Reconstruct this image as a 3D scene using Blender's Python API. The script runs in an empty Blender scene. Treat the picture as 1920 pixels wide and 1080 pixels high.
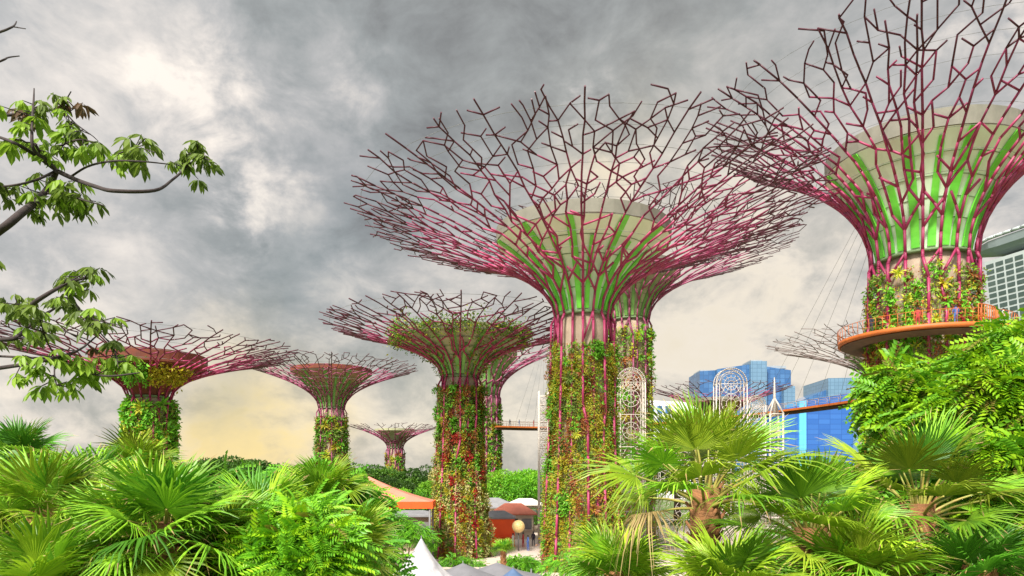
import bpy, math, random, heapq
import numpy as np
from mathutils import Vector, Matrix

R = math.radians
C = bpy.context.scene.collection
scene = bpy.context.scene
F, CX, YH, ZC = 1333.0, 960.0, 900.0, 8.0          # focal length in photo pixels, centre, horizon row, eye height


def W(px, py, Y):
    """point in the place seen at photo pixel (px,py) when it stands Y metres ahead"""
    return np.array([(px - CX) / F * Y, Y, ZC + (YH - py) / F * Y])


# ------------------------------------------------------------------ camera
cam = bpy.data.cameras.new('camera')
cam.sensor_width = 36.0
cam.lens = F / 1920 * 36.0
cam.shift_y = (YH - 540) / 1920
cam.clip_end = 6000
co = bpy.data.objects.new('camera', cam)
C.objects.link(co)
co.location = (0, 0, ZC)
co.rotation_euler = (R(90), 0, 0)
scene.camera = co
scene.view_settings.view_transform = 'Standard'
scene.view_settings.look = 'None'
scene.view_settings.gamma = 1
scene.view_settings.exposure = 0.9
EXPO = 2 ** 0.9
scene.cycles.max_bounces = 8
scene.cycles.transparent_max_bounces = 8

# ------------------------------------------------------------------ sun
SUNV = Vector((-0.30, -0.62, 0.76)).normalized()
sun = bpy.data.lights.new('sun', 'SUN')
sun.energy = 4.9
sun.angle = R(10)
sun.color = (1.0, 0.95, 0.86)
so = bpy.data.objects.new('sun', sun)
C.objects.link(so)
so.location = (-60, -70, 90)
so.rotation_euler = SUNV.to_track_quat('Z', 'Y').to_euler()

# ------------------------------------------------------------------ sky (world)
world = bpy.data.worlds.new('World')
scene.world = world
world.use_nodes = True
wt = world.node_tree
wt.nodes.clear()


def wn(t, **k):
    n = wt.nodes.new(t)
    for a, b in k.items():
        setattr(n, a, b)
    return n


def wmath(op, a, b=None):
    n = wn('ShaderNodeMath', operation=op)
    for i, v in enumerate((a, b)):
        if v is None:
            continue
        if isinstance(v, (int, float)):
            n.inputs[i].default_value = v
        else:
            wt.links.new(v, n.inputs[i])
    return n.outputs[0]


tc = wn('ShaderNodeTexCoord')
DIR = tc.outputs['Generated']
# warp the direction a little so that cloud edges are ragged
nz = wn('ShaderNodeTexNoise')
nz.inputs['Scale'].default_value = 5.0
nz.inputs['Detail'].default_value = 7
nz.inputs['Roughness'].default_value = 0.6
wt.links.new(DIR, nz.inputs['Vector'])
sub = wn('ShaderNodeVectorMath', operation='SUBTRACT')
wt.links.new(nz.outputs['Color'], sub.inputs[0])
sub.inputs[1].default_value = (0.5, 0.5, 0.5)
scl = wn('ShaderNodeVectorMath', operation='SCALE')
wt.links.new(sub.outputs[0], scl.inputs[0])
scl.inputs['Scale'].default_value = 0.22
add = wn('ShaderNodeVectorMath', operation='ADD')
wt.links.new(DIR, add.inputs[0])
wt.links.new(scl.outputs[0], add.inputs[1])
nrm = wn('ShaderNodeVectorMath', operation='NORMALIZE')
wt.links.new(add.outputs[0], nrm.inputs[0])
WDIR = nrm.outputs[0]


def wnoise(scale, detail, rough, off, stretch=(1, 1, 1)):
    mp = wn('ShaderNodeMapping')
    mp.inputs['Location'].default_value = off
    mp.inputs['Scale'].default_value = stretch
    wt.links.new(DIR, mp.inputs['Vector'])
    n = wn('ShaderNodeTexNoise')
    n.inputs['Scale'].default_value = scale
    n.inputs['Detail'].default_value = detail
    n.inputs['Roughness'].default_value = rough
    n.inputs['Distortion'].default_value = 0.35
    wt.links.new(mp.outputs[0], n.inputs['Vector'])
    return n.outputs['Fac']


def blob(px, py, rad, src=None):
    """a soft cloud patch round a sky direction, rad in photo pixels"""
    d = Vector(((px - CX) / F, 1, (YH - py) / F)).normalized()
    a = rad / F * d.y
    k = 1.0 / (a * a)
    dp = wn('ShaderNodeVectorMath', operation='DOT_PRODUCT')
    wt.links.new(src or WDIR, dp.inputs[0])
    dp.inputs[1].default_value = d
    return wmath('EXPONENT', wmath('MULTIPLY', wmath('SUBTRACT', dp.outputs['Value'], 1.0), 2 * k))


n1 = wnoise(2.6, 8, 0.55, (3.1, 0.4, 1.7), (1, 1, 2.2))
n2 = wnoise(9.0, 9, 0.62, (0.3, 5.2, 2.0), (1, 1, 1.6))
val = wmath('ADD', wmath('MULTIPLY', wmath('SUBTRACT', n1, 0.5), 0.55),
            wmath('MULTIPLY', wmath('SUBTRACT', n2, 0.5), 0.78))
n3 = wnoise(26.0, 6, 0.6, (1.3, 2.2, 0.4), (1, 1, 1.4))
val = wmath('ADD', val, wmath('MULTIPLY', wmath('SUBTRACT', n3, 0.5), 0.20))
val = wmath('ADD', val, 0.57)
BL = [  # photo px, py, radius, amount
    (430, 270, 90, 0.30), (470, 400, 90, 0.36), (350, 185, 70, 0.20), (430, 440, 70, 0.22), (300, 170, 90, 0.05), (640, 200, 90, 0.16),
    (430, 110, 60, 0.16), (620, 470, 70, 0.20), (1150, 225, 45, 0.55), (1190, 345, 60, 0.35),
    (110, 160, 200, 0.12), (180, 480, 220, 0.12), (1870, 60, 60, 0.30), (1880, 420, 150, 0.30),
    (1400, 560, 260, 0.30), (1300, 640, 180, 0.20), (1560, 640, 160, 0.18), (1440, 470, 60, 0.2), (1330, 500, 60, -0.12), (1500, 590, 50, -0.12), (80, 60, 260, 0.06), (450, 700, 130, 0.22), (120, 720, 150, 0.26),
    (760, 780, 180, 0.24), (640, 600, 90, 0.16), (480, 810, 130, 0.40), (1000, 830, 200, 0.20), (870, 500, 90, 0.12),
    (610, 330, 110, -0.20), (520, 560, 120, -0.24), (700, 400, 80, -0.10), (260, 420, 60, -0.10), (760, 80, 260, -0.16), (500, 20, 220, -0.12), (820, 240, 140, -0.10),
    (1050, 60, 240, -0.20), (760, 640, 70, -0.10), (1300, 80, 160, -0.06), (1450, 600, 45, -0.14), (1270, 560, 55, -0.13), (1545, 500, 60, -0.15), (1380, 530, 40, 0.14), (1300, 660, 60, 0.12), (430, 740, 70, -0.16), (330, 430, 120, -0.05),
    (1250, 250, 120, -0.10), (740, 705, 60, -0.14),
]
crisp = wmath('MAXIMUM', wmath('MINIMUM', wmath('MULTIPLY', wmath('SUBTRACT', wmath('ADD', wmath('MULTIPLY', n2, .75), wmath('MULTIPLY', n3, .25)), 0.34), 4.2), 1.7), 0.12)
for px, py, rad, am in BL:
    b = wmath('MULTIPLY', blob(px, py, rad), am)
    if am > 0.12:
        b = wmath('MULTIPLY', b, crisp)
    val = wmath('ADD', val, b)
ramp = wn('ShaderNodeValToRGB')
cr = ramp.color_ramp
cr.elements[0].position = 0.0
cr.elements[0].color = (0.16, 0.165, 0.16, 1)
cr.elements[1].position = 1.0
cr.elements[1].color = (0.92, 0.84, 0.75, 1)
for p, c in ((0.22, (0.22, 0.225, 0.22)), (0.42, (0.32, 0.335, 0.33)), (0.62, (0.47, 0.465, 0.455)), (0.82, (0.72, 0.67, 0.62))):
    e = cr.elements.new(p)
    e.color = (*c, 1)
wt.links.new(val, ramp.inputs[0])


def wmix(fac, a, b):
    m = wn('ShaderNodeMix', data_type='RGBA')
    wt.links.new(fac, m.inputs['Factor'])
    for s, v in ((6, a), (7, b)):
        if isinstance(v, tuple):
            m.inputs[s].default_value = (*v, 1)
        else:
            wt.links.new(v, m.inputs[s])
    return m.outputs[2]


col = ramp.outputs[0]
# warm light of the low sun behind thin cloud, and a cooler belt of rain cloud
for px, py, rad, am, c in ((465, 815, 140, 1.5, (1.0, 0.78, 0.36)), (450, 735, 75, 0.5, (0.27, 0.32, 0.33)), (250, 620, 90, 0.3, (0.33, 0.37, 0.39)), (720, 700, 70, 0.45, (0.27, 0.31, 0.32)), (1330, 480, 70, 0.4, (0.36, 0.35, 0.33)), (120, 700, 110, 0.3, (0.95, 0.80, 0.55)),
                           (1330, 610, 320, 0.85, (0.84, 0.74, 0.57)), (860, 840, 200, 0.55, (0.90, 0.78, 0.52)),
                           (530, 560, 140, 0.35, (0.21, 0.26, 0.27)), (600, 480, 110, 0.3, (0.24, 0.29, 0.30)),
                           (1170, 345, 70, 0.5, (0.9, 0.75, 0.45)), (640, 350, 110, 0.25, (0.25, 0.27, 0.3))):
    f = wmath('MULTIPLY', wmath('MULTIPLY', blob(px, py, rad), am), wmath('ADD', wmath('MULTIPLY', crisp, 0.5), 0.42))
    f = wmath('MINIMUM', f, 1.0)
    col = wmix(f, col, c)
# added fill: unseen sky round the sun, behind the viewer, brightened to lift shadows
gd = wn('ShaderNodeVectorMath', operation='DOT_PRODUCT')
wt.links.new(DIR, gd.inputs[0])
gd.inputs[1].default_value = SUNV
fill_glow = wmath('ADD', 1.0, wmath('MULTIPLY', wmath('EXPONENT', wmath('MULTIPLY', wmath('SUBTRACT', gd.outputs['Value'], 1.0), 2.6)), 3.0))
gs = wn('ShaderNodeVectorMath', operation='SCALE')
wt.links.new(col, gs.inputs[0])
wt.links.new(fill_glow, gs.inputs['Scale'])
col = gs.outputs[0]
up = wn('ShaderNodeVectorMath', operation='SCALE')
wt.links.new(col, up.inputs[0])
up.inputs['Scale'].default_value = 10.0 / EXPO
sky = wn('ShaderNodeTexSky', sky_type='NISHITA')
sky.sun_disc = False
sky.sun_elevation = math.asin(SUNV.z)
sky.sun_rotation = math.atan2(SUNV.x, SUNV.y)
sky.air_density = 1.0
sky.dust_density = 3.0
fm = wn('ShaderNodeMix', data_type='RGBA')
fm.inputs['Factor'].default_value = 0.94
wt.links.new(sky.outputs[0], fm.inputs[6])
wt.links.new(up.outputs[0], fm.inputs[7])
bg = wn('ShaderNodeBackground')
bg.inputs['Strength'].default_value = 0.1
wt.links.new(fm.outputs[2], bg.inputs['Color'])
wo = wn('ShaderNodeOutputWorld')
wt.links.new(bg.outputs[0], wo.inputs['Surface'])

# ------------------------------------------------------------------ materials
MATS = {}


def mat(name, c1, c2=None, scale=3.0, rough=0.75, kind='noise', metal=0.0, spec=0.4, trans=0.0, bump=0.0, emit=None, stretch=(1, 1, 1), detail=5):
    """procedural material; c1/c2 mixed by noise (or per leaf)"""
    if name in MATS:
        return MATS[name]
    m = bpy.data.materials.new(name)
    m.use_nodes = True
    t = m.node_tree
    t.nodes.clear()
    N = t.nodes.new
    L = t.links.new
    out = N('ShaderNodeOutputMaterial')
    p = N('ShaderNodeBsdfPrincipled')
    p.inputs['Roughness'].default_value = rough
    p.inputs['Metallic'].default_value = metal
    p.inputs['Specular IOR Level'].default_value = spec
    colour = None
    c2 = c2 or tuple(min(1, x * 0.75) for x in c1)
    mx = N('ShaderNodeMix')
    mx.data_type = 'RGBA'
    mx.inputs[6].default_value = (*c1, 1)
    mx.inputs[7].default_value = (*c2, 1)
    if kind == 'leaf':
        g = N('ShaderNodeNewGeometry')
        L(g.outputs['Random Per Island'], mx.inputs['Factor'])
        hsv = N('ShaderNodeHueSaturation')
        oi = N('ShaderNodeObjectInfo')
        mr = N('ShaderNodeMapRange')
        mr.inputs['To Min'].default_value = 0.52
        mr.inputs['To Max'].default_value = 1.15
        L(oi.outputs['Random'], mr.inputs['Value'])
        L(mr.outputs[0], hsv.inputs['Value'])
        L(mx.outputs[2], hsv.inputs['Color'])
        colour = hsv.outputs[0]
    else:
        tcn = N('ShaderNodeTexCoord')
        mp = N('ShaderNodeMapping')
        mp.inputs['Scale'].default_value = stretch
        L(tcn.outputs['Object'], mp.inputs['Vector'])
        nzn = N('ShaderNodeTexNoise')
        nzn.inputs['Scale'].default_value = scale
        nzn.inputs['Detail'].default_value = detail
        nzn.inputs['Roughness'].default_value = 0.65
        L(mp.outputs[0], nzn.inputs['Vector'])
        rp = N('ShaderNodeMapRange')
        rp.inputs['From Min'].default_value = 0.32
        rp.inputs['From Max'].default_value = 0.68
        L(nzn.outputs['Fac'], rp.inputs['Value'])
        L(rp.outputs[0], mx.inputs['Factor'])
        colour = mx.outputs[2]
        if bump:
            bn = N('ShaderNodeBump')
            bn.inputs['Strength'].default_value = bump
            bn.inputs['Distance'].default_value = 0.05
            L(nzn.outputs['Fac'], bn.inputs['Height'])
            L(bn.outputs[0], p.inputs['Normal'])
    L(colour, p.inputs['Base Color'])
    if emit:
        p.inputs['Emission Color'].default_value = (*emit[0], 1)
        p.inputs['Emission Strength'].default_value = emit[1]
    if trans > 0:
        tr = N('ShaderNodeBsdfTranslucent')
        L(colour, tr.inputs['Color'])
        ms = N('ShaderNodeMixShader')
        ms.inputs[0].default_value = trans
        L(p.outputs[0], ms.inputs[1])
        L(tr.outputs[0], ms.inputs[2])
        L(ms.outputs[0], out.inputs[0])
    else:
        L(p.outputs[0], out.inputs[0])
    MATS[name] = m
    return m


def leafmat(name, c1, c2, trans=0.35, rough=0.5):
    return mat(name, c1, c2, kind='leaf', trans=trans, rough=rough, spec=0.35)


def glassmat(name, c1, c2, bw, bh, line=(0.02, 0.05, 0.10), rough=0.12, mortar=0.06):
    """curtain wall: panes with thin floor lines, by object coordinates"""
    m = bpy.data.materials.new(name)
    m.use_nodes = True
    t = m.node_tree
    p = t.nodes['Principled BSDF']
    tcn = t.nodes.new('ShaderNodeTexCoord')
    sp = t.nodes.new('ShaderNodeSeparateXYZ')
    ad = t.nodes.new('ShaderNodeMath')
    cb = t.nodes.new('ShaderNodeCombineXYZ')
    t.links.new(tcn.outputs['Object'], sp.inputs[0])
    t.links.new(sp.outputs[0], ad.inputs[0])
    t.links.new(sp.outputs[1], ad.inputs[1])
    t.links.new(ad.outputs[0], cb.inputs[0])
    t.links.new(sp.outputs[2], cb.inputs[1])
    b = t.nodes.new('ShaderNodeTexBrick')
    b.offset = 0
    b.inputs['Color1'].default_value = (*c1, 1)
    b.inputs['Color2'].default_value = (*c2, 1)
    b.inputs['Mortar'].default_value = (*line, 1)
    b.inputs['Scale'].default_value = 1
    b.inputs['Mortar Size'].default_value = mortar * bh
    b.inputs['Brick Width'].default_value = bw
    b.inputs['Row Height'].default_value = bh
    t.links.new(cb.outputs[0], b.inputs['Vector'])
    t.links.new(b.outputs['Color'], p.inputs['Base Color'])
    p.inputs['Roughness'].default_value = rough
    p.inputs['Specular IOR Level'].default_value = 0.6
    return m


# ------------------------------------------------------------------ mesh building
class MB:
    def __init__(self):
        self.v, self.f, self.m, self.n, self.s = [], [], [], 0, []

    def add(self, v, f, mi=0, smooth=False):
        v = np.asarray(v, float).reshape(-1, 3)
        f = np.asarray(f, int)
        self.v.append(v)
        self.f.append(f + self.n)
        self.m.append(np.full(len(f), mi, int) if np.isscalar(mi) else np.asarray(mi, int))
        self.s.append(np.full(len(f), smooth, bool))
        self.n += len(v)
        return self

    # --- shapes
    def segs(self, P, Q, ra, rb, n=6, mi=0):
        """many straight struts at once"""
        P, Q = np.asarray(P, float).reshape(-1, 3), np.asarray(Q, float).reshape(-1, 3)
        k = len(P)
        ra, rb = np.broadcast_to(ra, (k,)), np.broadcast_to(rb, (k,))
        d = Q - P
        d = d / np.maximum(np.linalg.norm(d, axis=1, keepdims=True), 1e-9)
        P = P - d * (ra * 0.5)[:, None]
        Q = Q + d * (rb * 0.5)[:, None]
        h = np.where(np.abs(d[:, 2:3]) < 0.9, np.array([[0, 0, 1.0]]), np.array([[1.0, 0, 0]]))
        a = np.cross(d, h)
        a /= np.linalg.norm(a, axis=1, keepdims=True)
        b = np.cross(d, a)
        t = np.arange(n) * 2 * math.pi / n
        ring = np.cos(t)[None, :, None] * a[:, None, :] + np.sin(t)[None, :, None] * b[:, None, :]
        V = np.concatenate([P[:, None, :] + ring * ra[:, None, None], Q[:, None, :] + ring * rb[:, None, None]], 1)
        i = np.arange(n)
        j = (i + 1) % n
        base = np.stack([i, j, j + n, i + n], 1)
        f = (base[None] + (np.arange(k) * 2 * n)[:, None, None]).reshape(-1, 4)
        f = f[:, ::-1]
        off = self.n
        self.add(V.reshape(-1, 3), f, mi, True)
        mi = mi if np.isscalar(mi) else np.tile(np.asarray(mi)[::n], 2)
        caps = np.concatenate([(np.arange(n)[None] + (np.arange(k) * 2 * n)[:, None]),
                               (np.arange(n)[::-1][None] + n + (np.arange(k) * 2 * n)[:, None])])
        self.f.append(caps + off)
        self.m.append(np.full(len(caps), mi, int) if np.isscalar(mi) else mi)
        self.s.append(np.zeros(len(caps), bool))
        return self

    def path(self, pts, rad, n=8, mi=0, cap=True):
        """one smooth tube through points"""
        pts = np.asarray(pts, float)
        k = len(pts)
        rad = np.broadcast_to(rad, (k,))
        d = np.gradient(pts, axis=0)
        d /= np.maximum(np.linalg.norm(d, axis=1, keepdims=True), 1e-9)
        a = np.cross(d[0], [0.31, 0.2, 0.93] if abs(d[0][2]) < 0.9 else [1, 0.1, 0])
        A = []
        for q in range(k):
            a = a - d[q] * a.dot(d[q])
            a = a / np.linalg.norm(a)
            A.append(a)
        A = np.array(A)
        B = np.cross(d, A)
        t = np.arange(n) * 2 * math.pi / n
        V = pts[:, None, :] + (np.cos(t)[None, :, None] * A[:, None] + np.sin(t)[None, :, None] * B[:, None]) * rad[:, None, None]
        f = []
        for q in range(k - 1):
            for i in range(n):
                j = (i + 1) % n
                f.append((q * n + i, q * n + j, (q + 1) * n + j, (q + 1) * n + i))
        off = self.n
        self.add(V.reshape(-1, 3), f, mi, True)
        if cap:
            for c in (list(range(n))[::-1], [(k - 1) * n + i for i in range(n)]):
                self.f.append(np.array([c]) + off)
                self.m.append(np.array([mi]))
                self.s.append(np.array([False]))
        return self

    def lathe(self, prof, n=32, mi=0, a0=0.0, a1=2 * math.pi, smooth=True, c=(0, 0)):
        prof = np.asarray(prof, float)
        full = abs(a1 - a0 - 2 * math.pi) < 1e-6
        t = a0 + (a1 - a0) * np.arange(n if full else n + 1) / n
        k = len(t)
        V = np.stack([c[0] + prof[:, 0][:, None] * np.cos(t)[None], c[1] + prof[:, 0][:, None] * np.sin(t)[None],
                      np.repeat(prof[:, 1][:, None], k, 1)], 2)
        f = []
        for q in range(len(prof) - 1):
            for i in range(n):
                j = (i + 1) % k
                f.append((q * k + i, q * k + j, (q + 1) * k + j, (q + 1) * k + i))
        return self.add(V.reshape(-1, 3), f, mi, smooth)

    def box(self, c, s, rz=0.0, mi=0, M=None):
        s = np.asarray(s, float) / 2
        v = np.array([(x, y, z) for x in (-1, 1) for y in (-1, 1) for z in (-1, 1)], float) * s
        ca, sa = math.cos(rz), math.sin(rz)
        v = np.stack([v[:, 0] * ca - v[:, 1] * sa, v[:, 0] * sa + v[:, 1] * ca, v[:, 2]], 1)
        if M is not None:
            v = v @ np.asarray(M).T
        v = v + np.asarray(c, float)
        f = [(0, 1, 3, 2), (4, 6, 7, 5), (0, 4, 5, 1), (2, 3, 7, 6), (0, 2, 6, 4), (1, 5, 7, 3)]
        return self.add(v, f, mi)

    def prism(self, poly, z0, z1, mi=0):
        """vertical prism over a ground polygon (counter-clockwise); z1 may be a list of roof heights"""
        k = len(poly)
        z1 = np.broadcast_to(z1, (k,))
        v = [(x, y, z0) for x, y in poly] + [(x, y, z) for (x, y), z in zip(poly, z1)]
        self.add(v, [(i, (i + 1) % k, k + (i + 1) % k, k + i) for i in range(k)], mi)
        off = self.n - 2 * k
        for c in (list(range(k))[::-1], [k + i for i in range(k)]):
            self.f.append(np.array([c]) + off)
            self.m.append(np.array([mi]))
            self.s.append(np.array([False]))
        return self

    def scatter(self, tv, tf, pos, xax, zax, size, mi=0, smooth=False):
        """copies of a small template (x forward, z up) at many places"""
        pos, xax, zax = (np.asarray(q, float) for q in (pos, xax, zax))
        k = len(pos)
        if k == 0:
            return self
        size = np.broadcast_to(size, (k,))
        x = xax / np.maximum(np.linalg.norm(xax, axis=1, keepdims=True), 1e-9)
        y = np.cross(zax, x)
        y /= np.maximum(np.linalg.norm(y, axis=1, keepdims=True), 1e-9)
        z = np.cross(x, y)
        tv = np.asarray(tv, float)
        V = pos[:, None] + size[:, None, None] * (tv[None, :, 0:1] * x[:, None] + tv[None, :, 1:2] * y[:, None] + tv[None, :, 2:3] * z[:, None])
        tf = np.asarray(tf)
        f = (tf[None] + (np.arange(k) * len(tv))[:, None, None]).reshape(-1, tf.shape[1])
        mm = mi if np.isscalar(mi) else np.repeat(np.asarray(mi), len(tf))
        return self.add(V.reshape(-1, 3), f, mm, smooth)

    def mesh(self, name, mats):
        me = bpy.data.meshes.new(name)
        if self.n == 0:
            return me
        v = np.concatenate(self.v)
        ls = np.concatenate([np.full(len(f), f.shape[1]) for f in self.f])
        li = np.concatenate([f.ravel() for f in self.f])
        me.vertices.add(len(v))
        me.vertices.foreach_set('co', v.ravel().astype(np.float32))
        me.loops.add(len(li))
        me.loops.foreach_set('vertex_index', li.astype(np.int32))
        me.polygons.add(len(ls))
        st = np.concatenate([[0], np.cumsum(ls)[:-1]])
        me.polygons.foreach_set('loop_start', st.astype(np.int32))
        me.polygons.foreach_set('loop_total', ls.astype(np.int32))
        me.polygons.foreach_set('use_smooth', np.concatenate(self.s))
        for m in (mats if isinstance(mats, (list, tuple)) else [mats]):
            me.materials.append(m)
        me.polygons.foreach_set('material_index', np.concatenate(self.m).astype(np.int32))
        me.update(calc_edges=True)
        me.validate()
        return me

    def build(self, name, mats, parent=None, loc=None):
        return obj(name, self.mesh(name, mats), parent, loc)


def obj(name, me, parent=None, loc=None):
    o = bpy.data.objects.new(name, me)
    C.objects.link(o)
    if parent is not None:
        o.parent = parent
    if loc is not None:
        o.location = loc
    return o


def tag(o, label=None, cat=None, group=None, kind=None):
    for k, v in (('label', label), ('category', cat), ('group', group), ('kind', kind)):
        if v:
            o[k] = v
    return o


def thing(name, label, cat, loc=(0, 0, 0), rz=0.0, group=None):
    o = bpy.data.objects.new(name, None)
    C.objects.link(o)
    o.location = tuple(float(q) for q in loc)
    o.rotation_euler = (0, 0, rz)
    o.empty_display_size = 0.3
    return tag(o, label, cat, group)


def unit(a):
    return a / np.maximum(np.linalg.norm(a, axis=-1, keepdims=True), 1e-9)


def spline(pts, n):
    """Catmull-Rom through points"""
    P = np.asarray(pts, float)
    P = np.vstack([2 * P[0] - P[1], P, 2 * P[-1] - P[-2]])
    out = []
    for i in range(1, len(P) - 2):
        for t in np.linspace(0, 1, n, endpoint=False):
            p0, p1, p2, p3 = P[i - 1], P[i], P[i + 1], P[i + 2]
            out.append(0.5 * (2 * p1 + (p2 - p0) * t + (2 * p0 - 5 * p1 + 4 * p2 - p3) * t * t + (3 * p1 - p0 - 3 * p2 + p3) * t ** 3))
    out.append(P[-2])
    return np.array(out)


# leaf templates ---------------------------------------------------
LEAF_V = [(0, 0, 0), (0.45, 0.24, 0.05), (1, 0, -0.12), (0.45, -0.24, 0.05)]
LEAF_F = [(0, 3, 2, 1)]
FERN_V = [(0, .04, 0), (0.35, .12, 0.06), (0.7, .09, 0.0), (1, 0, -0.25), (0.7, -.09, 0.0), (0.35, -.12, 0.06), (0, -.04, 0)]
FERN_F = [(0, 6, 5, 4, 3, 2, 1)]
LEAF6_V = [(0.06, 0, 0), (0.4, 0.13, 0.03), (0.75, 0.13, -0.06), (1, 0, -0.22), (0.75, -0.13, -0.06), (0.4, -0.13, 0.03)]
LEAF6_F = [(0, 5, 4, 3, 2, 1)]


def spray_template(n=7, droop=0.5, ll=0.34, lw=0.13):
    """pinnate leaf: pairs of leaflets along a drooping rachis, unit length"""
    v, f = [], []
    for i in range(n):
        t = (i + 0.8) / n
        base = np.array([t, 0, -droop * t * t])
        for s in (-1, 1):
            d = np.array([0.55, s * 0.83, -0.25 - 0.3 * t])
            L = ll * (1.05 - 0.55 * abs(t - 0.4))
            tip = base + d * L
            mid = base + d * L * 0.5
            w = np.array([0.83, -s * 0.5, 0.0]) * lw * 0.62
            k = len(v)
            v += [base, mid + w + (0, 0, 0.02), tip, mid - w + (0, 0, 0.02)]
            f.append((k, k + 1, k + 2, k + 3) if s < 0 else (k, k + 3, k + 2, k + 1))
    return np.array(v), np.array(f)


SPRAY = spray_template()
SPRAY_FINE = spray_template(9, 0.35, 0.30, 0.09)

# ------------------------------------------------------------------ materials in use
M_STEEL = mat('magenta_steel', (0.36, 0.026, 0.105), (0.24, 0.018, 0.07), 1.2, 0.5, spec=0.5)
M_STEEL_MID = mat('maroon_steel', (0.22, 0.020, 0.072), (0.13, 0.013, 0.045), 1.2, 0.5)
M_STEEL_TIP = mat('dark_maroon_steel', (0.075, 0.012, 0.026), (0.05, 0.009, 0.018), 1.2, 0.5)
M_STEEL_FAR_TIP = mat('dark_dull_steel', (0.10, 0.045, 0.055), (0.07, 0.03, 0.04), 1.2, 0.5)
M_STEEL_FAR = mat('dull_purple_steel', (0.32, 0.06, 0.14), (0.21, 0.045, 0.10), 1.2, 0.5)
M_GREY_STEEL = mat('grey_steel', (0.20, 0.15, 0.14), (0.13, 0.10, 0.09), 1.2, 0.55)
M_CABLE = mat('cable_grey', (0.20, 0.20, 0.20), (0.15, 0.15, 0.15), 3, 0.4)
M_CONC = mat('trunk_concrete', (0.46, 0.36, 0.27), (0.30, 0.21, 0.15), 0.8, 0.85, bump=0.2)
M_FUNNEL = mat('pale_funnel', (0.74, 0.90, 0.68), (0.64, 0.80, 0.56), 0.5, 0.7, stretch=(1, 1, 0.3))
M_FUNNEL_PINK = mat('pinkish_funnel_band', (0.22, 0.21, 0.17), (0.16, 0.155, 0.125), 0.6, 0.75)
M_RUST = mat('rust_funnel', (0.20, 0.05, 0.025), (0.11, 0.035, 0.022), 0.7, 0.8)
M_BROWN = mat('brown_funnel', (0.44, 0.29, 0.18), (0.28, 0.19, 0.11), 0.7, 0.85)
M_OLIVEF = mat('olive_funnel', (0.42, 0.42, 0.26), (0.28, 0.29, 0.16), 0.7, 0.85)
M_FIN = mat('green_fin', (0.20, 0.72, 0.07), (0.13, 0.58, 0.05), 0.9, 0.45)
M_FIN_DULL = mat('dull_green_fin', (0.20, 0.44, 0.10), (0.13, 0.30, 0.07), 0.9, 0.6)
M_FINFRAME = mat('fin_frame', (0.16, 0.24, 0.11), (0.12, 0.18, 0.08), 1, 0.6)
M_DARK = mat('dark_recess', (0.035, 0.03, 0.03), (0.02, 0.02, 0.02), 2, 0.8)

PL = [  # planting materials
    leafmat('moss_leaf', (0.60, 0.56, 0.04), (0.40, 0.48, 0.03), 0.3),
    leafmat('bright_leaf', (0.22, 0.54, 0.03), (0.11, 0.36, 0.02), 0.3),
    leafmat('rust_leaf', (0.44, 0.15, 0.03), (0.26, 0.08, 0.025), 0.25),
    leafmat('olive_leaf', (0.21, 0.29, 0.04), (0.10, 0.16, 0.02), 0.25),
    leafmat('red_flower', (0.60, 0.03, 0.02), (0.42, 0.015, 0.025), 0.25),
    leafmat('cream_leaf', (0.72, 0.64, 0.28), (0.52, 0.54, 0.16), 0.25),
    leafmat('yellow_leaf', (0.52, 0.40, 0.02), (0.36, 0.36, 0.02), 0.3),
]
MOSS, BRIGHT, RUSTL, OLIVE, RED, CREAM, YELLOW = range(7)


# ------------------------------------------------------------------ super trees
def profile(r0, zc, Rr, H, bez=(0.42, 0.45, 0.72)):
    t = np.linspace(0, 1, 160)
    dz, dr = H - zc, Rr - r0
    P = np.array([(r0, zc), (r0, zc + bez[0] * dz), (r0 + bez[1] * dr, zc + bez[2] * dz), (Rr, H)])
    b = ((1 - t) ** 3)[:, None] * P[0] + (3 * (1 - t) ** 2 * t)[:, None] * P[1] + (3 * (1 - t) * t * t)[:, None] * P[2] + (t ** 3)[:, None] * P[3]
    s = np.concatenate([[0], np.cumsum(np.linalg.norm(np.diff(b, axis=0), axis=1))])
    return s, b[:, 0], b[:, 1]


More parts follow.
